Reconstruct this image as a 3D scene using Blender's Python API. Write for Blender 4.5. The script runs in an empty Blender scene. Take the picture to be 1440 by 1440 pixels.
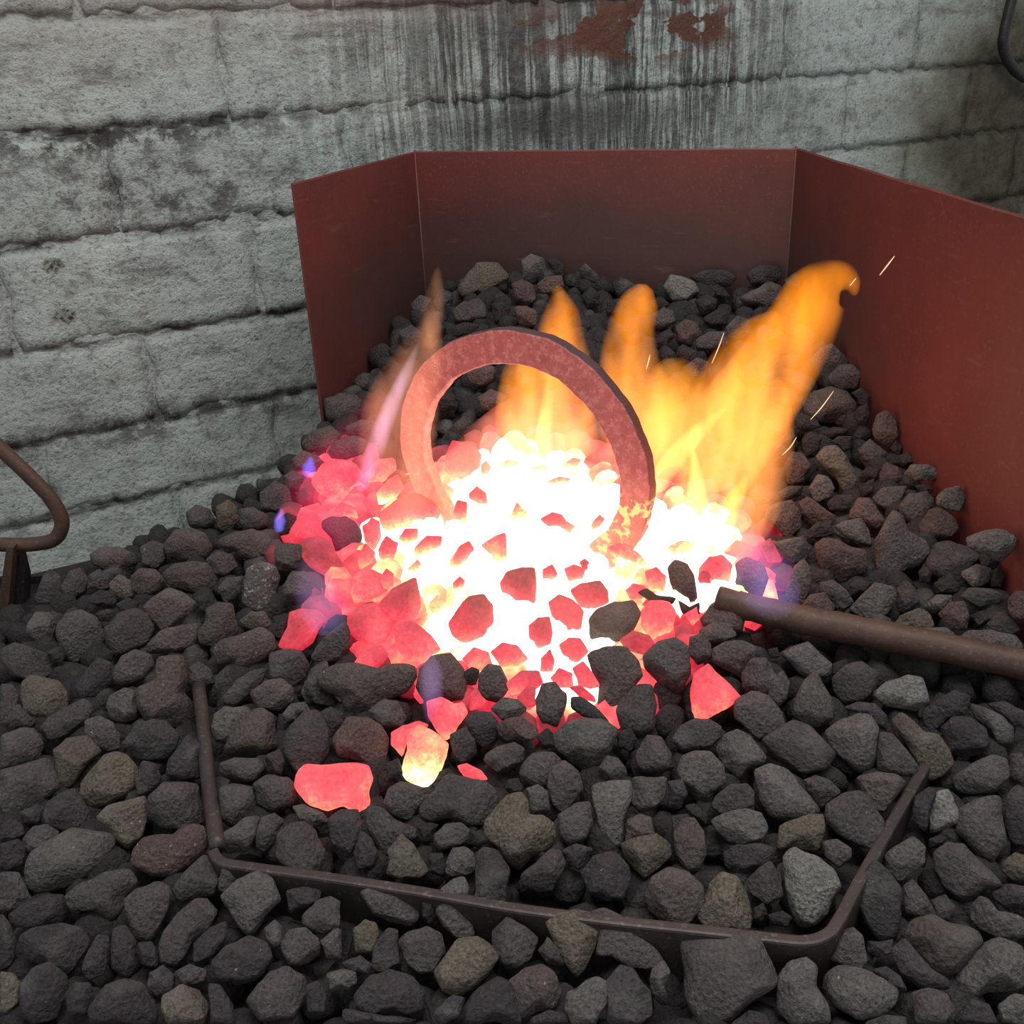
import bpy, bmesh, math, random
import numpy as np
from mathutils import Vector, Matrix
random.seed(7); RNG = np.random.default_rng(7)
sc = bpy.context.scene; COL = sc.collection

# ------------------------------------------------------------------ camera
F = 1400.0; CX = 720.0; CAMZ = 1.40
TH = math.radians(25.1); ROLL = math.radians(-2.7)
fwd = np.array([0, math.cos(TH), -math.sin(TH)])
_r = np.array([1., 0, 0]); _u = np.cross(_r, fwd)
RV = math.cos(ROLL) * _r + math.sin(ROLL) * _u
UV = np.cross(RV, fwd)
CAM = np.array([0, 0, CAMZ])
cd = bpy.data.cameras.new('camera'); cam = bpy.data.objects.new('camera', cd); COL.objects.link(cam)
cd.sensor_fit = 'HORIZONTAL'; cd.sensor_width = 36; cd.lens = 36 * F / 1440; cd.clip_start = .01
cam.matrix_world = Matrix(((RV[0], UV[0], -fwd[0], 0), (RV[1], UV[1], -fwd[1], 0), (RV[2], UV[2], -fwd[2], CAMZ), (0, 0, 0, 1)))
sc.camera = cam

# ------------------------------------------------------------------ light, world, exposure
W = bpy.data.worlds.new('world'); sc.world = W; W.use_nodes = True
W.node_tree.nodes['Background'].inputs[0].default_value = (.97, .99, 1.0, 1)
W.node_tree.nodes['Background'].inputs[1].default_value = .46
def area_lamp(name, loc, aim, sx, sy, power, col):
    l = bpy.data.lights.new(name, 'AREA'); l.shape = 'RECTANGLE'; l.size = sx; l.size_y = sy; l.energy = power; l.color = col
    o = bpy.data.objects.new(name, l); COL.objects.link(o); o.location = loc
    o.rotation_euler = (Vector(aim) - Vector(loc)).to_track_quat('-Z', 'Y').to_euler(); return o
area_lamp('ceiling_light', (.25, .55, 2.7), (.2, 1.1, .9), 1.4, .5, 24, (1.0, .985, .95))
sc.view_settings.view_transform = 'Standard'; sc.view_settings.look = 'None'
sc.view_settings.exposure = 0; sc.view_settings.gamma = 1; sc.view_settings.use_curve_mapping = False
sc.cycles.max_bounces = 6; sc.cycles.transparent_max_bounces = 16; sc.cycles.volume_bounces = 0

# ------------------------------------------------------------------ pixel rays -> places in the room
def ray(x, y): return fwd + RV * (x - CX) / F - UV * (y - CX) / F
def at_z(x, y, z):
    d = ray(x, y); return CAM + d * ((z - CAMZ) / d[2])
def at_y(x, y, wy):
    d = ray(x, y); return CAM + d * (wy / d[1])
def on_plane(x, y, P, n):
    d = ray(x, y); return CAM + d * (((P - CAM) @ n) / (d @ n))
def proj(p):
    q = np.asarray(p) - CAM; z = q @ fwd
    return CX + F * (q @ RV) / z, CX - F * (q @ UV) / z

# ------------------------------------------------------------------ shape of the coke heap (height over the hearth)
_ctl = [(640,395,1.048),(750,380,1.073),(900,395,1.057),(1050,395,1.062),(1195,495,1.030),(1290,640,.974),(1360,720,.961),(1420,800,.946),(1150,520,1.010),(1240,650,.962),
 (560,450,1.015),(505,530,.965),(457,585,.935),(430,640,.915),(330,720,.880),(250,770,.865),(130,810,.842),(40,880,.838),
 (760,470,1.035),(900,480,1.025),(750,640,.960),(600,680,.945),(880,650,.955),(750,780,.935),(750,900,.905),(560,760,.925),(470,720,.918),
 (1000,620,.970),(1020,800,.928),(1150,700,.950),(1250,820,.925),(1120,900,.905),(600,1000,.885),(850,1020,.883),(1000,1000,.885),
 (300,960,.870),(450,950,.882),(150,1000,.855),(0,1000,.846),(300,1180,.862),(100,1200,.848),(0,1300,.842),(200,1400,.842),(600,1250,.858),(600,1420,.846),
 (900,1200,.866),(950,1400,.848),(1200,1150,.868),(1200,1380,.848),(1430,1000,.880),(1430,1200,.855),(1430,1420,.842),(0,1440,.840)]
_P = np.array([at_z(*c) for c in _ctl])
def _k(a, b): return np.sqrt(((a[:, None, :2] - b[None, :, :2]) ** 2).sum(-1) + .02 ** 2)
_n = len(_P); _A = np.zeros((_n + 3, _n + 3)); _A[:_n, :_n] = _k(_P, _P) - np.eye(_n) * .02
_A[:_n, _n] = 1; _A[:_n, _n + 1:] = _P[:, :2]; _A[_n:, :_n] = _A[:_n, _n:].T
_S = np.linalg.solve(_A, np.concatenate([_P[:, 2], [0, 0, 0]]))
def heap(x, y):
    q = np.stack([np.atleast_1d(x), np.atleast_1d(y), np.zeros(np.size(x))], -1)
    h = _k(q, _P) @ _S[:_n] + _S[_n] + q[:, :2] @ _S[_n + 1:]
    return np.clip(h, .822, 1.085)
def on_heap(x, y):
    d = ray(x, y); t = np.linspace(.35, 2.2, 900); p = CAM + d * t[:, None]
    k = np.argmax(p[:, 2] < heap(p[:, 0], p[:, 1]))
    return p[k] if k else p[-1]

# ------------------------------------------------------------------ object helpers
def mesh(name, verts, faces, mat=None, parent=None, smooth=True, loc=None):
    me = bpy.data.meshes.new(name); me.from_pydata([tuple(map(float, v)) for v in verts], [], faces)
    if len(faces) < 900 and len(faces) > 5:
        bm = bmesh.new(); bm.from_mesh(me); bmesh.ops.recalc_face_normals(bm, faces=bm.faces); bm.to_mesh(me); bm.free()
    if smooth: me.shade_smooth()
    if mat: me.materials.append(mat)
    o = bpy.data.objects.new(name, me); COL.objects.link(o)
    if parent: o.parent = parent
    if loc is not None: o.location = loc
    return o
def empty(name, loc):
    o = bpy.data.objects.new(name, None); COL.objects.link(o); o.location = loc; o.empty_display_size = .05; return o
def tag(o, label=None, cat=None, group=None, kind=None):
    for k, v in (('label', label), ('category', cat), ('group', group), ('kind', kind)):
        if v: o[k] = v
    return o
def tube(pts, rad, seg=14, squash=1.0, up=(0, 0, 1), caps=True, lens=1.0):
    """a tube swept along pts; rad a number or one per point"""
    pts = [np.asarray(p, float) for p in pts]; n = len(pts)
    rad = [rad] * n if np.isscalar(rad) else rad
    V, Fc = [], []
    for i, p in enumerate(pts):
        t = pts[min(i + 1, n - 1)] - pts[max(i - 1, 0)]; t /= np.linalg.norm(t)
        a = np.cross(t, up)
        if np.linalg.norm(a) < 1e-3: a = np.cross(t, (0, 1, 0))
        a /= np.linalg.norm(a); b = np.cross(a, t)
        for k in range(seg):
            w = 2 * math.pi * k / seg
            V.append(p + rad[i] * (math.cos(w) * a + squash * math.copysign(abs(math.sin(w)) ** lens, math.sin(w)) * b))
    for i in range(n - 1):
        for k in range(seg):
            Fc.append((i * seg + k, (i + 1) * seg + k, (i + 1) * seg + (k + 1) % seg, i * seg + (k + 1) % seg))
    if caps:
        Fc.append(tuple(range(seg))); Fc.append(tuple((n - 1) * seg + k for k in range(seg))[::-1])
    return V, Fc
def smooth_path(pts, m=8):
    P = [np.asarray(p, float) for p in pts]; P = [2 * P[0] - P[1]] + P + [2 * P[-1] - P[-2]]; out = []
    for i in range(1, len(P) - 2):
        for j in range(m):
            t = j / m; a, b, c, d = P[i - 1], P[i], P[i + 1], P[i + 2]
            out.append(.5 * (2 * b + (c - a) * t + (2 * a - 5 * b + 4 * c - d) * t * t + (3 * b - a - 3 * c + d) * t ** 3))
    out.append(P[-2]); return out
def bevel(o, w=.002, seg=2):
    m = o.modifiers.new('bevel', 'BEVEL'); m.width = w; m.segments = seg; m.limit_method = 'ANGLE'; return o
def extrude_strip(poly, thick, z0, z1):
    """upright sheet along a plan polyline, thick towards its left"""
    n = len(poly); P = [np.asarray(p[:2], float) for p in poly]; V = []
    for i in range(n):
        t = P[min(i + 1, n - 1)] - P[max(i - 1, 0)]; t /= np.linalg.norm(t); o = np.array([-t[1], t[0]]) * thick
        a = z0[i] if hasattr(z0, '__len__') else z0; b = z1[i] if hasattr(z1, '__len__') else z1
        V += [(*P[i], a), (*P[i], b), (*(P[i] + o), b), (*(P[i] + o), a)]
    Fc = [(0, 1, 2, 3), tuple(4 * (n - 1) + k for k in (3, 2, 1, 0))]
    for i in range(n - 1):
        for k in range(4):
            Fc.append((4 * i + k, 4 * i + 4 + k, 4 * i + 4 + (k + 1) % 4, 4 * i + (k + 1) % 4))
    return V, Fc

# ------------------------------------------------------------------ materials
def new_mat(name):
    m = bpy.data.materials.new(name); m.use_nodes = True; nt = m.node_tree
    for n in list(nt.nodes): nt.nodes.remove(n)
    out = nt.nodes.new('ShaderNodeOutputMaterial')
    def N(t, inputs=None, **kw):
        n = nt.nodes.new('ShaderNode' + t)
        for k, v in kw.items(): setattr(n, k, v)
        for k, v in (inputs or {}).items():
            if isinstance(v, bpy.types.NodeSocket): nt.links.new(v, n.inputs[k])
            else: n.inputs[k].default_value = v
        return n
    return m, nt, N, out
def ramp(N, fac, stops):
    r = N('ValToRGB', {0: fac}); e = r.color_ramp.elements
    while len(e) < len(stops): e.new(.5)
    for el, (p, c) in zip(e, stops): el.position = p; el.color = (*c, 1) if len(c) == 3 else c
    return r.outputs[0]
def gr(v): return (v, v, v)
def math_(N, op, a, b=0.0, clamp=False):
    n = N('Math', {0: a, 1: b}, operation=op); n.use_clamp = clamp; return n.outputs[0]
def mix(N, fac, a, b, blend='MIX'):
    n = N('Mix', data_type='RGBA', blend_type=blend); nt = n.id_data
    for i, v in ((0, fac), (6, a), (7, b)):
        if isinstance(v, bpy.types.NodeSocket): nt.links.new(v, n.inputs[i])
        else: n.inputs[i].default_value = v if i == 0 else ((*v, 1) if len(v) == 3 else v)
    return n.outputs[2]

def coke_mat():
    m, nt, N, out = new_mat('coke')
    tc = N('TexCoord'); oi = N('ObjectInfo')
    off = N('VectorMath', {0: tc.outputs['Object'], 1: N('CombineXYZ', {0: math_(N, 'MULTIPLY', oi.outputs['Random'], 9.), 1: math_(N, 'MULTIPLY', oi.outputs['Random'], 5.)}).outputs[0]}, operation='ADD').outputs[0]
    n1 = N('TexNoise', {'Vector': off, 'Scale': 38., 'Detail': 6., 'Roughness': .62}).outputs[0]
    n2 = N('TexNoise', {'Vector': off, 'Scale': 420., 'Detail': 4., 'Roughness': .7}).outputs[0]
    vo = N('TexVoronoi', {'Vector': off, 'Scale': 260.}).outputs['Distance']
    c = mix(N, n1, gr(.42), gr(1.55)); c = mix(N, 1., oi.outputs['Color'], c, 'MULTIPLY')
    c = mix(N, 1., c, ramp(N, n2, [(.3, gr(.42)), (.7, gr(1.5))]), 'MULTIPLY')
    pits = ramp(N, vo, [(.08, gr(.35)), (.28, gr(1))]); c = mix(N, ramp(N, n1, [(.45, gr(0)), (.6, gr(.8))]), c, mix(N, 1., c, pits, 'MULTIPLY'))
    spk = N('Attribute', attribute_type='OBJECT', attribute_name='specks').outputs['Fac']
    sp = N('TexNoise', {'Vector': off, 'Scale': 260., 'Detail': 2.}).outputs[0]
    thr = math_(N, 'SUBTRACT', .76, math_(N, 'MULTIPLY', spk, .16))
    spm = math_(N, 'MULTIPLY', math_(N, 'SUBTRACT', sp, thr), 14., True)
    c = mix(N, spm, c, (.34, .31, .28))
    ash = ramp(N, N('TexNoise', {'Vector': off, 'Scale': 22., 'Detail': 5.}).outputs[0], [(.56, gr(0)), (.72, gr(.5))])
    c = mix(N, ash, c, (.16, .15, .14))
    h = math_(N, 'ADD', math_(N, 'MULTIPLY', n2, .55), math_(N, 'ADD', math_(N, 'MULTIPLY', n1, 1.6), math_(N, 'MULTIPLY', vo, .35)))
    bp = N('Bump', {'Height': h, 'Strength': .95, 'Distance': .005}).outputs[0]
    b = N('BsdfPrincipled', {'Base Color': c, 'Roughness': .72, 'Normal': bp, 'Specular IOR Level': .42})
    nt.links.new(b.outputs[0], out.inputs[0]); return m

HEATRAMP = [(0, (0, 0, 0)), (.14, (.03, .001, .003)), (.3, (.30, .010, .022)), (.46, (.74, .030, .060)), (.60, (1.0, .10, .115)), (.72, (1, .32, .16)), (.82, (1, .72, .26)), (.92, (1, .97, .60)), (1, (1, 1, .92))]
def hot_mat():
    """coke hot enough to shine: heat (object value) + where the lump is thin / sits in the fire"""
    m, nt, N, out = new_mat('hot_coke')
    tc = N('TexCoord'); oi = N('ObjectInfo'); geo = N('NewGeometry')
    off = N('VectorMath', {0: tc.outputs['Object'], 1: N('CombineXYZ', {0: math_(N, 'MULTIPLY', oi.outputs['Random'], 9.)}).outputs[0]}, operation='ADD').outputs[0]
    heat = N('Attribute', attribute_type='OBJECT', attribute_name='heat').outputs['Fac']
    grad = N('Attribute', attribute_type='OBJECT', attribute_name='grad').outputs['Fac']
    size = N('Attribute', attribute_type='OBJECT', attribute_name='size').outputs['Fac']
    z = math_(N, 'DIVIDE', N('SeparateXYZ', {0: tc.outputs['Object']}).outputs[2], size)     # -1 underside in the fire .. 1 cool top
    n1 = N('TexNoise', {'Vector': off, 'Scale': 34., 'Detail': 4.}).outputs[0]
    n2 = N('TexNoise', {'Vector': off, 'Scale': 300., 'Detail': 4.}).outputs[0]
    t = math_(N, 'SUBTRACT', heat, math_(N, 'MULTIPLY', z, grad))
    t = math_(N, 'ADD', t, math_(N, 'MULTIPLY', math_(N, 'SUBTRACT', n1, .5), .46))
    t = math_(N, 'ADD', t, math_(N, 'MULTIPLY', math_(N, 'SUBTRACT', n2, .5), .22), True)
    col = ramp(N, t, HEATRAMP)
    st = ramp(N, t, [(.5, gr(.46)), (.75, gr(.62)), (.9, gr(1.0))])
    bp = N('Bump', {'Height': math_(N, 'ADD', n1, math_(N, 'MULTIPLY', n2, .4)), 'Strength': .6, 'Distance': .003}).outputs[0]
    b = N('BsdfPrincipled', {'Base Color': (.075, .05, .05, 1), 'Roughness': .8, 'Normal': bp, 'Emission Color': col, 'Emission Strength': math_(N, 'MULTIPLY', st, 2.3)})
    nt.links.new(b.outputs[0], out.inputs[0]); return m
def bed_mat():
    """the burning bed under the lumps, heat stored per lump"""
    m, nt, N, out = new_mat('burning_bed')
    a = N('Attribute', attribute_type='GEOMETRY', attribute_name='bed_glow').outputs['Fac']
    g = N('NewGeometry').outputs['Position']
    n = N('TexNoise', {'Vector': g, 'Scale': 45., 'Detail': 4.}).outputs[0]
    t = math_(N, 'ADD', a, math_(N, 'MULTIPLY', math_(N, 'SUBTRACT', n, .5), .55), True)
    st = ramp(N, t, [(.5, gr(.46)), (.75, gr(.62)), (.9, gr(1.0))])
    b = N('BsdfPrincipled', {'Base Color': (.06, .045, .045, 1), 'Roughness': .9, 'Emission Color': ramp(N, t, HEATRAMP), 'Emission Strength': math_(N, 'MULTIPLY', st, 2.4)})
    nt.links.new(b.outputs[0], out.inputs[0]); return m
def fill_mat():
    m, nt, N, out = new_mat('coke_breeze')
    g = N('NewGeometry').outputs['Position']
    n = N('TexNoise', {'Vector': g, 'Scale': 60., 'Detail': 5.}).outputs[0]; n2 = N('TexNoise', {'Vector': g, 'Scale': 420., 'Detail': 3.}).outputs[0]
    c = mix(N, n, (.022, .019, .020), (.075, .066, .064))
    bp = N('Bump', {'Height': math_(N, 'ADD', n, math_(N, 'MULTIPLY', n2, .4)), 'Strength': .7, 'Distance': .003}).outputs[0]
    b = N('BsdfPrincipled', {'Base Color': c, 'Roughness': .8, 'Normal': bp})
    nt.links.new(b.outputs[0], out.inputs[0]); return m

WALL_D = np.array([math.sin(math.radians(62)), math.cos(math.radians(62)), 0])
WALL_N = np.array([WALL_D[1], -WALL_D[0], 0])          # into the room
WALL_P = np.array([-0.145, 1.765, 0])
def wall_mat():
    """whitewash over rough blocks; soot runs, bare brown patches, rusty stain; s along the wall, z up"""
    m, nt, N, out = new_mat('whitewash')
    tc = N('NewGeometry').outputs['Position']
    d = N('VectorMath', {0: tc, 1: tuple(WALL_P)}, operation='SUBTRACT').outputs[0]
    s = N('VectorMath', {0: d, 1: tuple(WALL_D)}, operation='DOT_PRODUCT').outputs['Value']
    z = N('SeparateXYZ', {0: tc}).outputs[2]
    uv = N('CombineXYZ', {0: s, 1: z, 2: N('VectorMath', {0: d, 1: tuple(WALL_N)}, operation='DOT_PRODUCT').outputs['Value']}).outputs[0]
    def noise(scale, detail=5., rough=.6, vec=uv): return N('TexNoise', {'Vector': vec, 'Scale': scale, 'Detail': detail, 'Roughness': rough}).outputs[0]
    def blob(s0, z0, rs, rz, soft=.5):
        w = N('TexNoise', {'Vector': uv, 'Scale': 7., 'Detail': 4.}).outputs[0]
        a = math_(N, 'DIVIDE', math_(N, 'SUBTRACT', s, s0), rs); b = math_(N, 'DIVIDE', math_(N, 'SUBTRACT', z, z0), rz)
        r = math_(N, 'SQRT', math_(N, 'ADD', math_(N, 'MULTIPLY', a, a), math_(N, 'MULTIPLY', b, b)))
        r = math_(N, 'ADD', r, math_(N, 'MULTIPLY', math_(N, 'SUBTRACT', w, .5), 1.1))
        return N('MapRange', {0: r, 1: 1. - soft, 2: 1. + soft, 3: 1., 4: 0.}).outputs[0]
    big = noise(3.2, 6., .6); mid = noise(24., 8., .72); fine = noise(150., 4., .65)
    c = mix(N, ramp(N, big, [(.3, gr(0)), (.7, gr(1))]), (.455, .50, .48), (.62, .685, .66))
    c = mix(N, ramp(N, mid, [(.34, gr(.7)), (.50, gr(0))]), c, (.19, .19, .18))
    c = mix(N, ramp(N, fine, [(.30, gr(.75)), (.46, gr(0))]), c, (.13, .125, .12))
    # horizontally smeared grime on the ledges of the courses
    led = N('TexNoise', {'Vector': N('VectorMath', {0: uv, 1: (5., 22., 1.)}, operation='MULTIPLY').outputs[0], 'Scale': 1., 'Detail': 7., 'Roughness': .7}).outputs[0]
    c = mix(N, ramp(N, led, [(.56, gr(0)), (.70, gr(.72))]), c, (.11, .105, .105))
    # dirt lodged along the bed joints, broken up
    jn = N('TexNoise', {'Vector': N('VectorMath', {0: uv, 1: (9., 30., 1.)}, operation='MULTIPLY').outputs[0], 'Scale': 1., 'Detail': 7., 'Roughness': .7}).outputs[0]
    jm = None
    for zj_ in (.746, .872, 1.013, 1.166, 1.314, 1.462):
        dd = math_(N, 'ABSOLUTE', math_(N, 'ADD', math_(N, 'SUBTRACT', z, zj_), math_(N, 'MULTIPLY', math_(N, 'SUBTRACT', mid, .5), .05)))
        q = N('MapRange', {0: dd, 1: .003, 2: .012, 3: 1., 4: 0.}).outputs[0]; jm = q if jm is None else math_(N, 'MAXIMUM', jm, q)
    jm = math_(N, 'MULTIPLY', jm, ramp(N, jn, [(.49, gr(0)), (.60, gr(.9))])); jm = math_(N, 'MULTIPLY', jm, N('MapRange', {0: s, 1: .1, 2: .7, 3: 1., 4: .25}).outputs[0]); c = mix(N, jm, c, (.055, .05, .048))
    # soot runs: thin vertical drips in a zone above the hearth
    drip = N('TexNoise', {'Vector': N('VectorMath', {0: uv, 1: (75., 3.2, 1.)}, operation='MULTIPLY').outputs[0], 'Scale': 1., 'Detail': 5., 'Roughness': .65}).outputs[0]
    zone = blob(.36, 1.36, .46, .22, .4)
    c = mix(N, math_(N, 'MULTIPLY', zone, math_(N, 'MULTIPLY', ramp(N, drip, [(.42, gr(0)), (.54, gr(1.))]), ramp(N, noise(42., 6., .7), [(.38, gr(1)), (.62, gr(.72))]))), c, (.075, .072, .068))
    soot = math_(N, 'MULTIPLY', blob(.30, 1.275, .22, .045, .5), .75); c = mix(N, soot, c, (.10, .098, .09))
    soot = math_(N, 'MULTIPLY', blob(.20, 1.45, .2, .06, .6), .5); c = mix(N, soot, c, (.10, .10, .095))
    patch = N('TexNoise', {'Vector': N('VectorMath', {0: uv, 1: (11., 16., 1.)}, operation='MULTIPLY').outputs[0], 'Scale': 1., 'Detail': 5.}).outputs[0]
    pm = math_(N, 'MULTIPLY', blob(.48, 1.42, .24, .055, .3), ramp(N, patch, [(.485, gr(0)), (.505, gr(1))])); c = mix(N, pm, c, (.15, .070, .052))
    st = blob(-.42, 1.225, .2, .05, .6); c = mix(N, math_(N, 'MULTIPLY', st, ramp(N, mid, [(.42, gr(.85)), (.56, gr(.1))])), c, (.10, .095, .095))
    st = blob(-.48, 1.303, .24, .018, .6); c = mix(N, math_(N, 'MULTIPLY', st, ramp(N, mid, [(.46, gr(.9)), (.55, gr(0))])), c, (.06, .055, .052))
    st = blob(-.45, .875, .26, .022, .6); c = mix(N, math_(N, 'MULTIPLY', st, ramp(N, mid, [(.46, gr(.85)), (.56, gr(.05))])), c, (.09, .085, .082))
    st = blob(1.46, 1.12, .32, .32, .35); c = mix(N, math_(N, 'MULTIPLY', st, .75), c, (.25, .245, .155))
    st = blob(1.56, 1.14, .31, .27, .3); c = mix(N, math_(N, 'MULTIPLY', st, ramp(N, mid, [(.3, gr(1)), (.62, gr(.72))])), c, (.066, .050, .036))
    st = blob(-.04, 1.50, .28, .05, .6); c = mix(N, math_(N, 'MULTIPLY', st, .4), c, (.42, .27, .24))
    st = blob(-.50, 1.46, .3, .07, .7); c = mix(N, math_(N, 'MULTIPLY', st, .35), c, (.43, .38, .34))
    for s0, z0 in ((-.58, 1.135), (-.58, 1.06)):
        st = blob(s0, z0, .014, .010, .35); c = mix(N, math_(N, 'MULTIPLY', st, ramp(N, fine, [(.42, gr(1)), (.6, gr(.35))])), c, (.075, .055, .028))
    hgt = math_(N, 'ADD', math_(N, 'MULTIPLY', mid, 1.1), math_(N, 'ADD', math_(N, 'MULTIPLY', fine, .35), math_(N, 'MULTIPLY', big, .7)))
    bp = N('Bump', {'Height': hgt, 'Strength': 1., 'Distance': .014}).outputs[0]
    b = N('BsdfPrincipled', {'Base Color': c, 'Roughness': .85, 'Normal': bp, 'Specular IOR Level': .2})
    nt.links.new(b.outputs[0], out.inputs[0]); return m
def steel_mat(name, c1, c2, c3=None, rough=.6, scale=14., metal=.0, bump=.25, soot=None):
    m, nt, N, out = new_mat(name); g = N('NewGeometry').outputs['Position']
    n = N('TexNoise', {'Vector': g, 'Scale': scale, 'Detail': 7., 'Roughness': .65}).outputs[0]
    n2 = N('TexNoise', {'Vector': g, 'Scale': 260., 'Detail': 4.}).outputs[0]
    c = mix(N, ramp(N, n, [(.3, gr(0)), (.7, gr(1))]), c1, c2)
    if c3: c = mix(N, ramp(N, n2, [(.58, gr(0)), (.72, gr(.7))]), c, c3)
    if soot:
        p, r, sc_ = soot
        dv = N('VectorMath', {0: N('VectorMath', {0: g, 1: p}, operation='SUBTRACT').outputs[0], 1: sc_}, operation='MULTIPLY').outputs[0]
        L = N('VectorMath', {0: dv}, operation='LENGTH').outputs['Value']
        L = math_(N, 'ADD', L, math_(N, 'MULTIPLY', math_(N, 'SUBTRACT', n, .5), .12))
        c = mix(N, N('MapRange', {0: L, 1: r * .55, 2: r * 1.15, 3: .8, 4: 0.}).outputs[0], c, (.045, .032, .030))  # soot, with the contact shade above the coke painted into it
        # scratches and dust
        sct = N('TexNoise', {'Vector': N('VectorMath', {0: g, 1: (60., 60., 420.)}, operation='MULTIPLY').outputs[0], 'Scale': .25, 'Detail': 3.}).outputs[0]
        c = mix(N, ramp(N, sct, [(.66, gr(0)), (.74, gr(.35))]), c, (.17, .085, .08))
    bp = N('Bump', {'Height': math_(N, 'ADD', n, math_(N, 'MULTIPLY', n2, .3)), 'Strength': bump, 'Distance': .003}).outputs[0]
    b = N('BsdfPrincipled', {'Base Color': c, 'Roughness': rough, 'Metallic': metal, 'Normal': bp})
    nt.links.new(b.outputs[0], out.inputs[0]); return m
M_COKE, M_HOT, M_BED, M_FILL, M_WALL = coke_mat(), hot_mat(), bed_mat(), fill_mat(), wall_mat()
M_SHIELD = steel_mat('red_oxide_paint', (.105, .023, .020), (.148, .031, .026), (.19, .065, .055), .55, 9., soot=((.17, 1.62, 1.03), .36, (.62, .62, 1.9)))  # dark patch is part soot, part painted shade where coke meets the panel
M_RUST = steel_mat('rusty_steel', (.060, .034, .026), (.105, .058, .040), (.16, .10, .07), .62, 30., .25, .35)
M_DARK = steel_mat('dark_steel', (.020, .018, .020), (.036, .030, .032), (.09, .08, .085), .5, 30., .3)
M_RIM = steel_mat('firepot_iron', (.040, .030, .030), (.070, .052, .050), (.15, .125, .12), .5, 40., .3)
M_FLOOR = steel_mat('concrete', (.10, .10, .10), (.16, .155, .15), None, .9, 6.)

# ------------------------------------------------------------------ the room: block wall and floor
def build_wall():
    def world(s, z, d): return WALL_P + WALL_D * s + np.array([0, 0, z]) + WALL_N * d
    c = [world(s, z, d) for s in (-1.75, 2.6) for z in (0, 2.2) for d in (-.16, -.0048)]
    wall = mesh('wall_back', c, [(0, 1, 3, 2), (4, 6, 7, 5), (0, 4, 5, 1), (2, 3, 7, 6), (0, 2, 6, 4), (1, 5, 7, 3)], M_WALL, smooth=False)
    tag(wall, kind='structure')
    zj = [.746 - .139 * k for k in range(5, 0, -1)] + [.746, .872, 1.013, 1.166, 1.314, 1.462, 1.606, 1.75, 1.895, 2.04]
    for r in range(len(zj) - 1):
        off = -.288 if (len(zj) + r) % 2 == 0 else -.288 - .187
        if abs(zj[r] - 1.013) < .01: off = -.283
        for k in range(-4, 9):
            s0, s1 = off + .371 * k, off + .371 * (k + 1)
            if s0 < -1.75 or s1 > 2.6: continue
            j = .0045; nx, nz = 22, 9; V = []; rg = np.random.default_rng(1000 + r * 40 + k); ph = rg.uniform(0, 6.28, 24)
            tilt = rg.uniform(-.0025, .0025, 3)
            for b in range(nz + 1):
                for a in range(nx + 1):
                    u, v = a / nx, b / nz
                    es, ez = min(u, 1 - u) * (s1 - s0), min(v, 1 - v) * (zj[r + 1] - zj[r])
                    S = s0 + j + u * (s1 - s0 - 2 * j); Z = zj[r] + j + v * (zj[r + 1] - zj[r] - 2 * j)
                    w = sum(math.sin(S * f + ph[q]) * math.sin(Z * f * 1.3 + ph[q + 6]) for q, f in enumerate((31, 57, 96, 140))) / 4
                    if ez < .001: Z += .0045 * math.sin(S * 38 + ph[12]) * math.sin(S * 91 + ph[13]) + .002 * math.sin(S * 260 + ph[14])
                    if es < .001: S += .004 * math.sin(Z * 70 + ph[15])
                    e = min(es, ez); dep = .0055 * w + tilt[0] + tilt[1] * (u - .5) + tilt[2] * (v - .5) + .001 - (.35 if S > .55 else 1.) * (.0007 + .0064 * max(0, math.sin(S * 9.3 + Z * 5.1 + 1.) * math.sin(S * 23. - Z * 17.)) ) * max(math.exp(-ez / .006), .35 * math.exp(-es / .004))
                    V.append(world(S, Z, dep))
            n0 = len(V); G = lambda a, b: b * (nx + 1) + a
            Fc = [(G(a, b), G(a + 1, b), G(a + 1, b + 1), G(a, b + 1)) for b in range(nz) for a in range(nx)]
            rim = [G(a, 0) for a in range(nx)] + [G(nx, b) for b in range(nz)] + [G(a, nz) for a in range(nx, 0, -1)] + [G(0, b) for b in range(nz, 0, -1)]
            V += [V[i] - WALL_N * .012 for i in rim]; L = len(rim)
            Fc += [(rim[i], n0 + i, n0 + (i + 1) % L, rim[(i + 1) % L]) for i in range(L)]
            mesh('block', V, Fc, M_WALL, wall)
    fl = mesh('floor', [(-2.5, -1, -.05), (2.8, -1, -.05), (2.8, 3.2, -.05), (-2.5, 3.2, -.05), (-2.5, -1, 0), (2.8, -1, 0), (2.8, 3.2, 0), (-2.5, 3.2, 0)],
              [(3, 2, 1, 0), (4, 5, 6, 7), (0, 1, 5, 4), (1, 2, 6, 5), (2, 3, 7, 6), (3, 0, 4, 7)], M_FLOOR, smooth=False)
    tag(fl, kind='structure')
build_wall()

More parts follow.
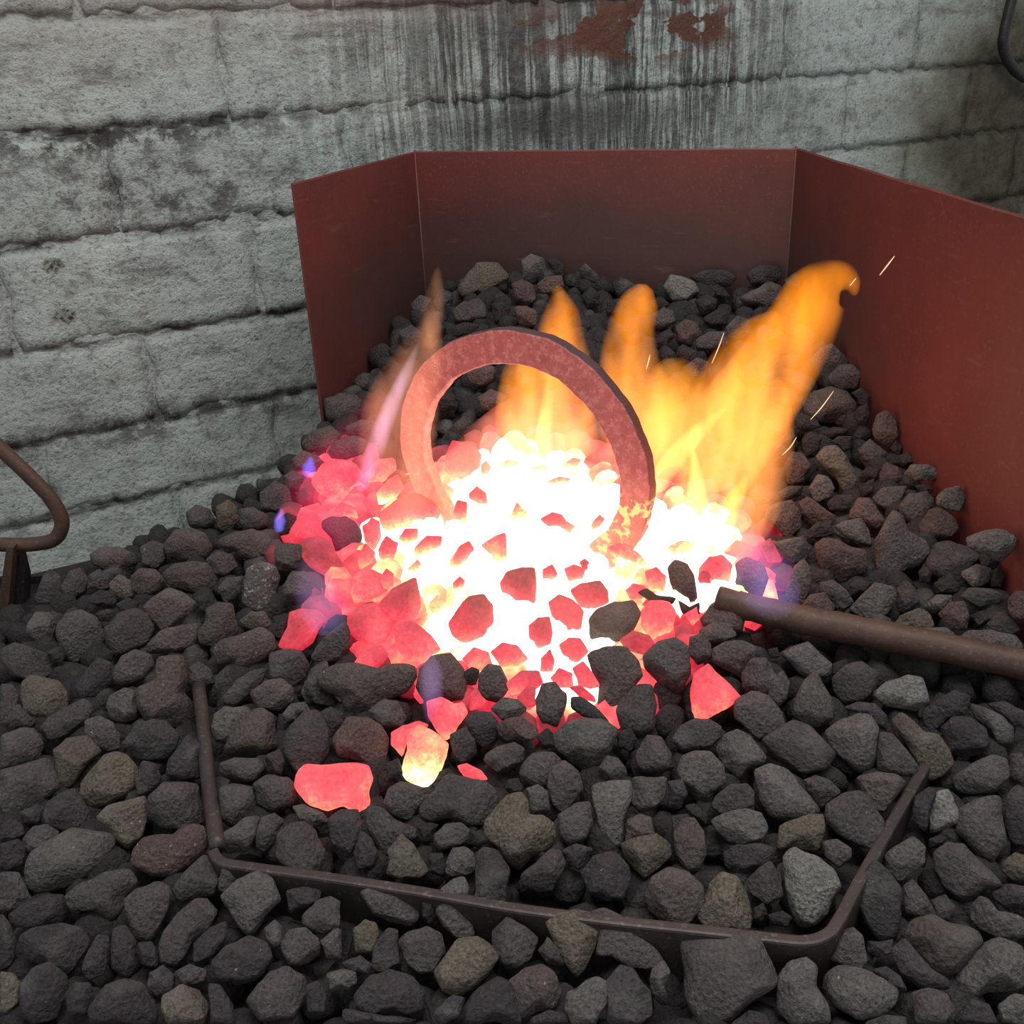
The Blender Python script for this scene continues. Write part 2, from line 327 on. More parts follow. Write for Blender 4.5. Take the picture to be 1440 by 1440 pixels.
# ------------------------------------------------------------------ the forge: hearth plate, legs, three shield panels, left lip
TOP = 1.25
SA, SB, SC, SD = [at_z(x, y, TOP) for x, y in ((412, 258), (583, 213), (1120, 208), (1440, 303))]
SE = SC + (SD - SC) * 1.24
PLATE = [(-.80, .16), (.62, .16), (.62, .70), (SE[0] + .02, .70), (SC[0] + .02, SC[1] + .02), (SB[0], SB[1] + .02), (SA[0] - .03, SA[1]), (-.52, 1.24), (-.80, 1.10)]
forge = tag(empty('forge', (0, .9, 0)), 'blacksmith forge hearth with a folded red oxide sheet steel shield', 'forge')
def child(name, V, Fc, mat, par, smooth=False):
    o = mesh(name, [np.asarray(v) - np.array(par.location) for v in V], Fc, mat, par, smooth); return o
def build_forge():
    n = len(PLATE); V = [(*p, .775) for p in PLATE] + [(*p, .79) for p in PLATE]
    child('hearth_plate', V, [tuple(range(n))[::-1], tuple(range(n, 2 * n))] + [(i, (i + 1) % n, n + (i + 1) % n, n + i) for i in range(n)], M_DARK, forge)
    for x, y in ((-.72, .24), (.54, .24), (.40, 1.30), (-.55, 1.12)):
        V = [(x + a * .02, y + b * .02, z) for z in (0, .775) for a, b in ((-1, -1), (1, -1), (1, 1), (-1, 1))]
        child('leg', V, [(3, 2, 1, 0), (4, 5, 6, 7)] + [(i, (i + 1) % 4, 4 + (i + 1) % 4, 4 + i) for i in range(4)], M_DARK, forge)
    def panel(A, B, wob):
        A, B = A[:2], B[:2]; t = (B - A) / np.linalg.norm(B - A); nn = np.array([-t[1], t[0]]); m = 14; V = []
        for i in range(m + 1):
            p = A + (B - A) * i / m; q = p + nn * wob * math.sin(math.pi * i / m); e = .0004 * math.sin(i * 1.7)
            V += [(*q, .79), (*q, TOP - .002 + e), (*(q + nn * .0015), TOP + e), (*(q + nn * .0035), TOP - .001 + e), (*(q + nn * .0045), .79)]
        Fc = [(0, 1, 2, 3, 4), tuple(5 * m + k for k in (4, 3, 2, 1, 0))]
        Fc += [(5 * i + k, 5 * i + 5 + k, 5 * i + 5 + (k + 1) % 5, 5 * i + (k + 1) % 5) for i in range(m) for k in range(5)]
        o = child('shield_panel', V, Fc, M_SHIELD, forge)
        return o
    u = lambda a, b: (b - a) / np.linalg.norm(b - a)
    panel(SA, SB - u(SA, SB) * .002, .002); panel(SB + u(SB, SC) * .002, SC - u(SB, SC) * .002, .003); panel(SC + u(SC, SE) * .002, SE, -.003)
    for C in (SB, SC):     # the rounded folds
        V, Fc = tube([(C[0], C[1], .79), (C[0], C[1], 1.0), (C[0], C[1], TOP + .002)], .0018, 12)
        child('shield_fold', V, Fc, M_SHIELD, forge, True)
    # upright lip at the hearth's left end, bolted, seen beside the coke
    a, b = at_y(-14, 814, 1.150), at_y(80, 809, 1.150)
    V, Fc = extrude_strip([a, b], .006, .79, [a[2], b[2]])
    child('side_lip', V, Fc, M_DARK, forge)
    c = at_y(36, 822, 1.150); V, Fc = tube([c, c + np.array([0, -.010, 0])], .008, 6); child('bolt', V, Fc, M_DARK, forge)
build_forge()

# ------------------------------------------------------------------ firepot rim
def build_firepot():
    Z = .866
    pix = [(279, 966), (285, 1010), (291, 1080), (300, 1150), (306, 1192), (316, 1206), (345, 1212), (470, 1229), (600, 1249), (720, 1270), (850, 1287), (1000, 1303), (1090, 1313), (1130, 1316), (1156, 1308), (1172, 1288), (1195, 1245), (1240, 1165), (1290, 1080), (1310, 1045)]
    P = [at_z(x, y, Z) for x, y in pix]
    fp = tag(empty('firepot', (0, .6, .79)), 'iron firepot with a low rounded rim showing between the coke lumps', 'firepot')
    left, front = P[:5], smooth_path(P[4:], 4)
    V, Fc = tube(smooth_path(left, 4), .0062, 10); child('rim_bar', V, Fc, M_RIM, fp, True)
    V, Fc = extrude_strip(front, -.0085, .79, Z + .002); bevel(child('rim_wall', V, Fc, M_RIM, fp), .002)
build_firepot()

# ------------------------------------------------------------------ lumps
def ico(sub):
    bm = bmesh.new(); bmesh.ops.create_icosphere(bm, subdivisions=sub, radius=1)
    V = np.array([v.co[:] for v in bm.verts]); Fc = [tuple(v.index for v in f.verts) for f in bm.faces]; bm.free(); return V, Fc
ICO3, ICOF3 = ico(4); ICO2, ICOF2 = ico(2)
def wob(Q, rg, f0=2.2, octs=3):
    out = np.zeros(len(Q))
    for o in range(octs):
        for _ in range(4):
            d = rg.normal(size=3); d /= np.linalg.norm(d)
            out += np.sin(Q @ d * f0 * 2 ** o + rg.uniform(0, 6.28)) / 4 / 2 ** o
    return out
def lump_shape(poly2, depth, seed):
    """poly2: outline (metres, about the centre) across the sight line; the lump's own thickness is depth (half)"""
    rg = np.random.default_rng(seed); Q = ICO3.copy()
    for _ in range(11):                                # broken faces
        n = rg.normal(size=3); n[2] = n[2] * 1.3; n /= np.linalg.norm(n)
        h = rg.uniform(.60, .84) if abs(n[2]) > .4 else rg.uniform(.88, .97)
        d = Q @ n - h; Q -= np.outer(np.maximum(d, 0) * .96, n)
    P = np.asarray(poly2); n = len(P)
    # radius of the outline per angle, corners a little rounded
    ang = np.linspace(-math.pi, math.pi, 181)[:-1]; R = np.zeros(180)
    for i in range(n):
        a, b = P[i], P[(i + 1) % n]; e = b - a
        for k, w in enumerate(ang):
            d = np.array([math.cos(w), math.sin(w)]); den = d[0] * e[1] - d[1] * e[0]
            if abs(den) < 1e-12: continue
            t = (a[0] * e[1] - a[1] * e[0]) / den; s = (a[0] * d[1] - a[1] * d[0]) / den
            if t > 0 and -1e-6 <= s <= 1 + 1e-6: R[k] = max(R[k], t)
    R[R == 0] = R[R > 0].mean(); K = np.array([1, 2, 3, 2, 1.]) / 9
    R = np.convolve(np.concatenate([R[-2:], R, R[:2]]), K, 'valid')
    phi = np.arctan2(Q[:, 1], Q[:, 0]); Rv = np.interp(phi, np.concatenate([ang, [math.pi]]), np.concatenate([R, R[:1]]))
    s = np.hypot(Q[:, 0], Q[:, 1]); k = np.where(s > 0, np.clip(s, 0, 1) ** .82 / np.maximum(s, 1e-9), 1)
    X = np.stack([Q[:, 0] * k * Rv, Q[:, 1] * k * Rv, Q[:, 2] * depth], -1)
    return X * (1 + .062 * wob(Q, rg, 2.6, 5))[:, None]
TINT = dict(d=(.080, .067, .068), k=(.050, .041, .045), g=(.106, .095, .091), p=(.18, .172, .16), t=(.124, .104, .079), b=(.094, .074, .068), r=(.100, .064, .060))
TWORD = dict(d='dark grey', k='blackish', g='grey', p='pale grey', t='tan', b='brownish grey', r='reddish brown')
CROPS = dict(A=(0, 560), B=(960, 480), C=(0, 960), D=(480, 960), E=(960, 960), F=(380, 640), G=(780, 720), H=(360, 340), I=(780, 340))
# ------------------------------------------------------------------ the cold lumps: crop, tint, outline seen from the camera (tenths of crop pixels) ; what sets it apart
DARK = """
A t 9,120 13,117 18,118 24,119 29,124 28,130 22,134 15,135 10,131 8,126;olive tan lump with a dark hollow
A d 0,120 5,121 8,126 7,134 3,139 0,139
C d 5,11 8,9 12,13 15,16 12,19 5,19 3,15
C d 16,20 20,15 27,11 35,7 39,10 38,15 33,20 25,23 20,25
C d 36,16 42,14 48,17 52,22 51,27 46,29 39,26 36,22;dark lump with white specks along its left edge
C g 46,6 52,2 58,4 59,10 58,15 53,17 47,15 45,10
A b 66,109 78,109 80,118 78,124 83,130 84,135 78,141 73,138 62,135 58,130 58,122 65,119;big brownish T-shaped lump
C k 50,26 56,19 64,15 70,16 76,22 75,29 68,33 58,32
C k 79,22 84,26 85,40 76,42 70,39 71,33;blackish triangular lump touching the thin rim bar
C k 60,33 66,34 69,40 64,46 58,48 57,40
C t 44,31 49,29 54,30 58,37 58,44 53,48 46,51 39,53 34,48 35,42;olive-tinted oval lump
C t 22,28 28,24 36,23 43,29 38,34 33,40 30,44 25,44 24,37
C d 0,22 8,19 14,20 18,26 16,32 10,34 0,37
C d 0,37 12,34 20,32 24,38 25,44 21,48 13,51 8,55 2,56 0,50
C k 20,50 26,46 32,45 35,50 39,58 38,64 28,63 18,60 18,55
C k 8,55 16,51 19,53 17,60 10,60
C t 41,57 46,52 55,49 61,48 62,56 60,65 54,70 48,66 44,60;tan lump speckled with dark pits
C d 62,48 69,42 84,43 87,52 86,59 78,62 68,61 62,56
C r 60,65 66,64 73,64 76,61 81,59 86,60 89,64 86,71 80,77 73,82 64,81 56,76 57,70;reddish grey lump with an orange speckled tip
C k 0,60 4,57 9,59 11,64 5,67 0,67
C k 0,68 8,66 11,70 10,77 3,79 0,77
C d 9,66 14,61 20,60 25,63 22,68 14,73 9,71
C g 10,80 13,71 22,65 30,61 39,63 47,64 48,69 43,77 33,84 24,88 16,89 11,86;big long grey lump
C d 0,80 8,80 12,88 15,93 8,95 0,96
C d 27,90 34,85 44,80 54,79 59,84 53,90 51,97 47,101 40,96 30,96
C k 3,98 10,93 20,90 26,90 30,97 25,103 14,104 6,103
C k 8,108 14,104 26,102 34,104 38,110 35,116 30,124 24,125 18,120 10,118
C k 0,97 5,101 7,110 5,119 0,121
C t 0,122 6,123 9,127 8,135 3,139 0,139;yellowish olive lump in the near corner
C k 9,128 14,121 21,119 28,124 29,132 25,141 14,144 9,140
C k 27,132 32,126 38,127 40,133 36,140 29,140
C k 36,116 41,106 46,107 47,115 44,123 38,125 35,121
C k 47,104 53,102 58,110 59,120 53,125 47,120
C d 52,92 58,87 66,84 72,86 71,95 67,104 63,110 57,108 54,99
C k 58,110 64,109 67,114 66,120 60,119
C d 69,105 74,98 82,91 88,90 92,96 88,104 81,110 76,120 68,119 67,111
C d 73,87 78,80 86,73 92,74 93,82 90,89 82,92 76,92
C k 93,76 97,78 100,83 95,89 92,88
C g 93,90 101,83 109,79 115,83 119,92 113,97 110,101 106,107 102,104 97,97;pale grey diamond-shaped lump pointing forward
C k 82,110 89,103 95,101 96,107 90,116 82,118
C k 88,118 96,110 105,107 112,110 115,116 110,124 100,128 92,125
C k 63,122 69,119 74,124 73,131 66,132 62,128
C d 74,122 80,119 87,121 86,126 78,128
C t 69,132 76,127 84,129 88,135 86,144 71,144 68,138;rusty tan lump at the near edge
C k 38,138 45,128 53,125 61,127 66,134 66,144 39,144
C k 88,127 93,128 98,136 99,144 89,144
C d 118,110 122,104 129,103 134,108 135,114 130,119 122,119;ball-shaped dark grey lump
C d 111,104 116,100 119,103 119,111 115,113
C d 104,134 110,126 113,120 122,119 129,124 129,133 124,141 110,142
C d 128,98 133,92 140,90 144,92 144,104 136,106 128,102
C k 121,88 128,86 136,87 134,92 128,96 122,98
C d 135,109 141,104 144,104 144,117 138,116
C g 90,13 95,10 103,10 106,12 101,18 97,25 91,25 89,19
C b 98,20 103,13 110,11 115,14 117,27 113,30 105,32 97,32 94,29;flat-fronted brownish block of coke
C d 93,34 99,32 109,32 112,36 108,41 99,43 93,39
C k 112,31 118,28 120,33 119,39 113,38
C k 122,18 128,13 134,12 138,20 139,30 134,37 126,40 120,31 119,25;tall plum-dark oval lump
C d 107,43 113,39 122,40 126,46 124,51 115,55 109,51
C d 93,45 98,43 107,44 108,52 106,59 98,61 93,57
C d 91,68 95,62 103,57 109,57 109,64 104,71 96,72
C d 108,64 110,57 116,55 122,57 118,62 115,68 112,72 108,70
C d 116,64 121,60 128,59 133,62 137,71 134,80 130,85 123,83 117,75;egg-shaped lump leaning on the firepot rim
C g 123,52 128,51 136,55 139,59 132,61 126,58
D k -6,58 0,53 7,53 9,62 7,72 5,78 0,76 -4,68
A b 106,124 112,119 119,118 123,122 124,128 118,132 109,131
A d 94,126 100,119 106,115 112,114 111,119 105,125 100,129 95,129
C d 118,14 123,9 129,8 131,13 126,16 120,18
A d 127,124 131,113 138,111 139,119 137,128 130,129
C k 129,128 134,126 138,131 137,139 130,139
D g -6,123 0,121 6,122 7,127 2,130 -5,130
D t 25,63 30,68 34,75 37,79 33,82 25,83 19,81 20,75 19,71;small tan triangular lump behind the rim
D d 11,52 17,53 23,58 31,61 32,66 26,66 22,70 18,73 14,67 10,60
D k 8,62 13,66 16,73 13,78 7,78 5,72
D d 33,52 39,46 45,39 52,40 60,41 65,45 65,52 60,59 53,61 46,57 38,59 33,56;big dark slab-like lump under the red sliver
D d 20,45 25,42 33,44 35,49 32,54 29,59 22,56 18,51
D d 39,64 44,60 50,59 55,62 54,67 48,69 42,71 39,68
D k 32,61 37,59 41,60 38,66 34,68
D t 60,59 64,54 70,48 76,47 79,51 79,56 85,56 90,60 91,65 87,70 80,74 75,79 71,76 66,69 60,65;heart-shaped tan lump
D g 78,45 83,43 87,46 88,54 85,56 80,56;small barrel-shaped grey lump
D d 76,35 81,30 90,29 94,33 93,40 87,44 80,43 75,39
D d 88,36 94,33 100,38 102,45 98,50 93,55 89,52 87,44
D d 92,56 99,51 105,50 106,59 103,66 96,69 92,64
D g 106,44 114,42 122,42 122,50 119,58 119,69 113,70 109,64 107,54;tall grey lump tapering downward
D g 123,40 130,39 137,40 137,46 133,53 126,55 122,50;cube-like grey lump
D b 121,58 126,55 131,57 132,64 127,66 120,68
D t 118,68 124,66 133,64 138,68 139,73 134,78 128,83 123,78 119,74;smooth pale tan lump
D b 128,90 131,82 138,78 146,80 152,86 153,95 148,101 141,105 134,101 129,96;large rounded brownish lump over the rim
D k 101,80 106,74 113,71 117,72 121,78 122,86 119,92 112,92 105,89
D d 76,81 82,76 88,70 93,70 95,76 92,82 89,88 83,88 77,85
D k 93,71 99,68 106,70 104,76 100,79 95,76
D g 44,76 47,70 54,69 57,71 57,79 53,81 47,82 44,80
D k 57,73 60,70 66,71 71,79 70,86 69,94 66,101 62,104 56,99 54,94 57,88;tall dark prism standing across the rim
D g 42,87 47,83 52,82 54,87 52,95 55,101 56,107 48,109 44,104 40,97;crescent-shaped grey lump hung over the rim
D d 7,88 13,86 21,86 27,90 32,94 33,100 28,103 20,101 14,98
D k 34,92 38,93 40,99 37,102 34,99
D d 24,109 28,105 36,102 42,106 44,114 39,122 33,123 28,119
D t 39,122 44,115 49,108 57,107 63,111 66,116 61,123 55,129 49,133 43,130;two-faced tan lump below the crescent
D t 5,104 10,100 15,102 16,107 13,114 6,114
D k 14,110 19,103 24,104 24,113 25,119 18,122 13,120
D d 64,105 70,99 78,103 83,108 80,116 74,121 68,119 64,112
D t 86,101 91,97 100,96 107,98 109,104 107,112 103,120 99,124 94,118 90,110;rough pale tan lump before the rim
D d 104,97 111,95 119,99 124,106 131,111 136,117 131,121 122,120 114,115 108,115 109,105;long dark lump lying slantwise
D k 83,113 87,107 91,112 94,119 88,120
D b 71,126 77,120 84,119 90,122 93,130 90,137 82,139 76,142 71,136;wide pitted brownish lump near the front edge
D g 95,130 101,126 108,124 112,126 112,136 107,144 98,144 94,138
D k 112,126 117,118 123,121 130,130 131,140 126,144 112,144
D d 131,120 136,117 139,122 136,128 138,133 131,131 130,125
D k 6,132 12,124 21,121 30,124 35,130 34,138 26,140 14,140 7,137
D k 0,118 8,115 13,119 11,123 4,124
D k 0,137 10,139 20,141 31,141 32,144 0,144
D k 40,137 47,132 52,133 50,141 42,144 38,141
D k 51,137 58,129 66,124 72,126 74,136 76,144 52,144
D k 80,141 88,138 95,140 96,144 80,144
D g 89,22 94,17 102,15 111,16 117,20 114,28 110,35 105,39 98,34 91,28;large flat-faced grey lump before the hot bed
D d 82,22 87,19 90,22 91,27 85,28
D r 65,18 70,15 77,14 82,19 83,23 77,26 70,25 66,22;reddish wedge beside two grey lumps
D d 61,30 66,27 73,25 77,28 76,34 71,39 66,38 60,33
D k 52,16 56,12 63,13 67,18 65,24 60,28 56,25
D k 46,22 52,19 56,24 57,30 51,34 47,30
D k 19,34 24,32 26,38 24,42 19,42
F r 27,117 32,110 40,111 47,114 50,120 49,126 46,131 38,129 28,127 26,122;wide reddish lump touching the yellow-hot one
F d 41,108 48,103 54,104 57,110 55,115 46,115
D d 108,37 112,31 117,32 121,38 118,42 111,43
D d 124,29 129,22 135,23 139,30 140,36 135,38 127,38 125,34
D k 116,21 122,19 125,24 122,29 117,27
D k 138,42 144,41 146,47 143,53 138,53
D k 139,56 146,55 150,62 147,68 140,65
D k 70,41 75,40 77,45 73,48 69,45
D k 37,72 43,72 44,78 43,82 37,80
D k 55,63 59,62 62,67 58,70 55,68
E g 0,31 5,29 12,29 17,35 18,42 13,46 11,53 6,51 1,45 -2,38
E g 14,28 18,22 23,19 29,23 35,31 34,34 28,36 24,41 18,36
E d 33,24 40,20 47,16 53,18 60,24 65,30 60,37 52,39 45,36 40,33;broad flat-topped dark lump
E d 22,8 29,3 36,6 41,12 43,18 38,22 32,24 27,19 22,15
E g 30,37 37,34 43,36 48,40 53,47 58,54 54,57 46,58 37,56 32,50;large grey lump inside the rim corner
E d 50,41 56,39 62,41 67,46 62,50 58,53 54,47
E d 14,48 20,43 27,42 30,46 30,52 24,55 16,55 12,52
E g 12,58 18,55 27,53 33,55 36,61 34,66 26,68 20,67 14,62;grey lump with one pale worn corner
E k 16,71 23,68 33,68 38,70 36,77 30,80 24,82 18,78
E t 40,60 46,58 54,56 59,56 60,62 58,71 50,70 44,69 40,72;greenish tan notched lump above the pale wedge
E p 42,73 47,69 56,73 63,79 66,86 62,92 61,97 56,102 49,103 46,98 44,89;large pale grey wedge in the rim corner
E t 11,84 16,80 23,82 27,90 29,98 28,104 20,105 10,104 6,98 9,91;brownish tan rounded lump on the front rim
E d 27,84 32,78 37,75 41,81 42,90 36,94 29,90
E k 30,95 34,93 36,98 33,101 30,100
E k 36,98 42,96 46,99 44,103 37,102
E d 61,52 67,47 75,46 80,52 85,58 86,65 81,72 73,69 65,64 61,58;large dark lump overhanging the slanting rim
E b 74,40 82,38 90,39 94,42 89,49 85,55 79,55 76,47
E d 59,67 65,66 71,70 71,74 66,78 60,73
E g 60,21 66,16 74,12 80,14 83,20 82,30 79,36 74,38 69,33 63,27;rounded triangular grey lump
E d 82,30 83,20 88,21 94,28 99,35 98,39 90,39 82,37
E g 47,8 51,0 56,-5 60,2 63,8 63,15 57,19 50,17 46,14;pointed grey lump with a glossy face
E d 37,0 42,-5 45,0 44,7 40,11 36,6
E d 63,-2 68,-8 76,-9 82,-4 82,1 76,7 68,9 64,4
E k 67,11 74,8 81,9 86,14 86,20 82,19 79,14 72,12
E p 80,5 86,0 95,-3 101,-2 104,8 99,13 93,11 86,10;pale jagged lump below the steel bar
E t 88,17 93,13 98,17 102,21 108,22 112,28 114,34 109,39 104,41 100,35 95,27;long olive tan lump with a narrow neck
E k 109,19 114,15 121,15 128,19 130,26 125,31 118,34 112,29
E k 101,12 108,7 115,3 122,5 120,13 112,15 107,20 102,18
E k 120,8 127,10 135,14 140,19 139,25 133,27 130,20 124,15
E d 113,40 120,35 130,30 137,32 138,40 132,46 122,47 116,46
E d 138,30 143,30 146,36 143,43 138,40
E p 104,56 107,46 112,45 116,53 116,59 110,62 104,64;pale grey three-sided lump outside the rim
E k 98,48 104,44 107,46 104,55 103,63 98,60 97,54
E d 117,53 123,49 134,48 135,58 136,68 130,76 124,72 119,66 115,63;square-shouldered dark lump
E k 136,48 141,43 146,46 146,69 139,68 136,60
E g 85,73 91,68 97,65 103,69 102,76 97,80 92,84 87,80
E d 106,72 112,67 119,68 125,74 131,81 135,86 128,86 123,90 118,92 110,86 106,79;dark lump with a notched beak
E k 77,80 81,75 87,80 92,87 92,97 90,107 83,109 77,102 74,94;tall blackish lump outside the rim corner
E d 93,86 97,83 102,89 107,96 108,99 100,99 94,97
E k 105,92 111,89 115,95 113,101 107,100
E d 122,94 125,90 129,91 133,96 141,98 146,101 145,108 134,108 126,104 122,100;glossy dark lump with bright glints
E t 135,76 140,72 146,73 146,83 139,83 135,80;tan lump cut off by the near edge
E k 130,88 137,85 146,86 146,96 138,97 132,92
E b 92,106 98,100 107,98 117,102 124,104 127,110 121,117 116,122 110,124 104,120 99,113;very large smooth brownish lump
E k 88,113 94,108 100,115 105,121 112,125 112,129 100,129 91,122
E g 115,125 120,117 126,110 134,107 144,110 146,118 144,128 136,130 128,130 123,134;large greenish grey lump with a ridge
E d 63,113 67,105 72,103 76,107 78,118 74,122 66,119 62,117
E g 60,124 66,120 76,121 86,124 94,130 92,136 85,140 73,143 64,136 59,130;broad grey lump at the near edge
E k 79,121 86,120 92,124 95,130 90,131 84,125
E g 40,126 45,118 52,116 57,120 56,128 61,136 62,143 46,144 40,138
E d -1,109 8,105 20,106 31,106 35,114 40,127 36,130 28,135 20,142 8,144 3,138 0,128;biggest flat square-edged dark slab
E d 97,131 104,129 112,131 115,138 110,144 98,144
E k 115,140 122,134 129,136 133,144 114,144
E g 133,136 140,131 146,132 146,144 134,143
E k 21,143 28,138 35,140 37,146 20,146
E k 78,143 86,140 94,141 95,146 77,146
E k 78,109 84,109 89,108 88,114 82,116 78,113
E b 0,58 5,57 9,63 10,72 7,79 2,80 -3,72 -4,64
E k 1,52 5,51 11,56 10,60 5,60
E k 128,9 136,8 146,13 146,20 140,18
E d 0,18 5,15 12,15 16,18 16,23 12,27 5,28 0,29 -4,24 -2,20
E k 104,66 109,64 112,66 107,70 104,70
G d 14,46 18,41 25,38 33,37 36,43 33,50 28,55 19,57 15,54;dark lump with a red-lit rim at the front of the fire
G b 13,60 21,57 30,57 35,63 37,69 33,74 29,80 22,86 18,82 19,74 16,68;tall brownish lump fencing the white-hot coals
G d 38,61 44,55 51,53 56,57 57,64 58,70 56,78 51,80 44,72 39,66
G d 28,77 33,72 41,73 43,82 42,92 36,95 29,93 26,84
G d 57,53 62,51 67,55 66,62 60,65 57,60
G b 61,50 68,46 74,47 77,52 72,55 66,55 62,56
G d 67,58 72,55 79,54 85,57 84,64 79,70 72,68 67,63
G d 79,68 83,62 89,61 92,66 95,71 92,77 86,78 79,75
G g 95,60 101,57 107,55 112,60 117,64 116,69 109,71 104,69 100,64;angular grey lump just below the steel bar
G k 117,64 123,62 125,66 121,68 117,69
G d 90,58 94,57 95,61 91,62
G r 61,45 66,39 73,36 77,40 81,43 79,50 72,52 64,50;dark reddish lump at the hot end of the steel bar
G r 48,24 51,21 56,22 59,27 60,36 56,41 51,38 49,31;upright pinkish brown tombstone-shaped lump in the fire
G k 35,34 39,32 43,35 52,36 50,39 41,38
G k 52,37 57,40 61,38 61,43 54,43
G g 76,22 81,19 88,22 90,28 87,36 80,36 76,30;grey lump veiled by a pale violet flame
F k 22,28 26,26 32,25 36,29 40,35 37,40 32,43 28,41 26,35 22,31;single black lump lying on the red coals
F d 2,39 7,37 13,38 14,44 11,49 4,49 2,45
F d 5,55 9,49 15,48 17,53 17,61 10,63 5,59
F d 20,80 25,75 32,69 34,74 33,81 29,87 21,87 17,86
F d 0,84 6,82 13,82 17,88 15,94 10,98 3,97 0,94
F b 21,94 28,89 36,88 45,90 52,88 60,89 61,94 57,100 50,103 45,109 38,111 32,108 29,102 23,99;largest brownish lump in front of the red coals
F d 14,98 18,89 24,88 21,94 24,100 30,104 29,106 20,105 14,102
F r 63,90 68,85 76,84 81,90 83,99 82,104 72,103 66,104 62,98;rosy grey lump behind a thin lilac flame
F d 88,93 92,88 97,89 100,95 101,101 97,105 91,103 88,100
F g 93,107 98,102 104,103 108,107 105,111 98,112
F d 112,104 115,97 120,96 125,101 124,108 121,115 115,114 112,109
F k 127,102 131,102 137,106 142,111 144,114 138,113 131,110 127,107;blackish shard with an ember glow under it
F r 81,92 85,89 88,91 87,97 82,97
F d 8,108 12,104 15,108 12,112 7,113
F k 20,108 26,106 31,108 30,115 25,119 20,116
A k 15,84 18,75 21,72 25,75 26,80 28,86 22,87 16,86
A d 25,79 29,73 34,72 37,76 36,82 31,84 27,83
A d 37,75 42,72 46,76 46,80 41,82 37,80
A b 38,66 43,63 51,63 57,66 58,70 52,73 46,73 39,70;brownish lump at the heap edge against the wall
A d 59,63 64,60 70,62 70,69 66,72 60,70
A b 70,61 74,55 80,53 87,57 90,63 87,68 76,68 69,66
A d 78,48 83,45 89,47 91,51 87,55 80,54
A t 91,46 96,43 101,45 101,51 97,57 92,55
A d 101,47 107,46 113,49 113,54 106,56 101,53
A b 92,60 98,57 106,55 113,56 116,61 115,68 108,69 101,67 99,64 93,63
A b 68,74 73,70 82,69 89,70 93,75 91,81 82,82 72,79;wide brownish loaf-shaped lump
A d 87,68 92,64 98,66 100,71 95,75 90,74
A g 104,72 109,69 116,71 118,76 116,85 113,91 106,89 102,86 103,79;white-flecked grey lump
A d 92,80 96,76 102,75 102,82 100,86 95,87
A b 55,75 59,72 66,72 69,77 67,82 60,84 56,81
A t 46,78 50,74 56,77 59,83 53,85 47,83
A k 36,84 42,81 48,82 49,87 42,88 37,87
A b 60,88 66,83 71,80 77,82 83,87 83,93 77,97 69,99 65,95 61,91;large brownish lump with a knobbed top
A k 82,84 88,82 92,86 90,91 84,90
A d 44,97 50,91 57,88 62,91 65,97 62,104 54,107 49,109 45,103
A g 11,95 15,90 21,90 24,95 22,101 15,102 11,99
A g 24,95 28,90 35,89 41,93 44,100 42,106 36,111 30,113 27,107 24,100;knotty grey lump with a pale cream patch
A d 40,91 45,89 49,90 46,94 42,94
A d 0,106 6,103 13,105 20,108 24,113 20,118 12,119 5,117 1,111
A d 20,107 26,104 28,108 26,112 22,112
A d 41,108 44,105 48,107 47,111 42,111
A d 48,115 51,109 57,106 63,108 65,113 60,119 52,121 48,119
A k 31,123 36,115 41,110 47,112 48,119 42,125 35,128
A b 62,104 68,98 76,96 84,95 84,101 80,106 70,108 62,108
A d 79,113 84,111 89,115 90,120 84,123 79,121
A b 87,89 92,86 98,87 99,93 101,98 97,103 91,105 84,104 83,99 87,94;knobbly brownish lump with three humps
A b 88,107 93,102 101,100 110,96 116,100 117,106 110,111 102,115 96,112 91,114;flat flaky brownish slab
A b 101,94 106,90 112,90 115,95 112,98 105,97
A k 116,97 120,92 122,96 119,102 116,101
A k 49,87 54,84 59,86 57,91 51,90
H d 29,66 35,64 42,65 46,69 43,74 35,77 30,74;dark lump against the free edge of the shield
H b 38,78 44,75 51,76 53,80 46,82 39,81
H b 19,85 24,80 31,78 36,81 35,86 28,90 22,88
H d 29,89 34,84 41,82 47,84 46,89 38,92 31,92
H d 15,92 20,88 26,90 29,93 24,97 17,96
H d 49,70 52,65 55,67 55,72 51,73
H d 2,106 8,101 14,104 15,110 9,114 2,113
H d 11,99 15,96 20,99 19,105 13,106
H d 9,118 13,114 17,116 16,123 10,124
H t 85,20 89,14 93,9 102,9 107,15 104,19 98,23 93,21 88,24;tan angular lump topping the heap by the back panel
H g 112,8 116,5 121,7 123,12 119,16 113,15
H d 123,8 127,6 130,10 130,15 125,15
H r 108,18 112,16 117,18 118,24 114,28 109,26
H r 118,18 122,15 129,14 130,19 126,22 120,22
H d 83,29 88,25 94,23 97,27 97,32 90,34 84,34
H d 99,26 104,25 108,28 107,33 101,34
H r 109,28 114,26 119,30 118,36 111,35
H d 65,26 69,22 74,24 74,31 68,33
H k 74,25 78,20 83,22 83,30 77,31
H d 60,38 65,35 70,38 69,44 62,44
H g 70,37 76,34 80,36 79,40 73,41
H k 61,47 66,44 68,49 64,52
H d 82,36 88,34 94,35 90,39 83,40
H r 89,55 95,51 101,53 101,59 95,61 90,59
H r 93,66 99,62 106,65 105,71 96,71;reddish lump seen through the ring
H r 102,53 107,51 109,56 106,60 102,59
H r 76,66 80,62 85,65 84,70 78,72
I g 10,12 13,9 17,13 22,18 20,20 14,18
I r 11,23 15,19 19,22 19,27 14,28
I d 24,18 28,14 33,18 32,22 27,24
I p 46,19 49,14 54,15 59,17 61,21 57,25 50,25;pale yellowish lump before the back panel
I d 59,25 64,22 69,24 68,29 62,31
I k 57,15 63,12 72,12 77,15 74,19 65,20
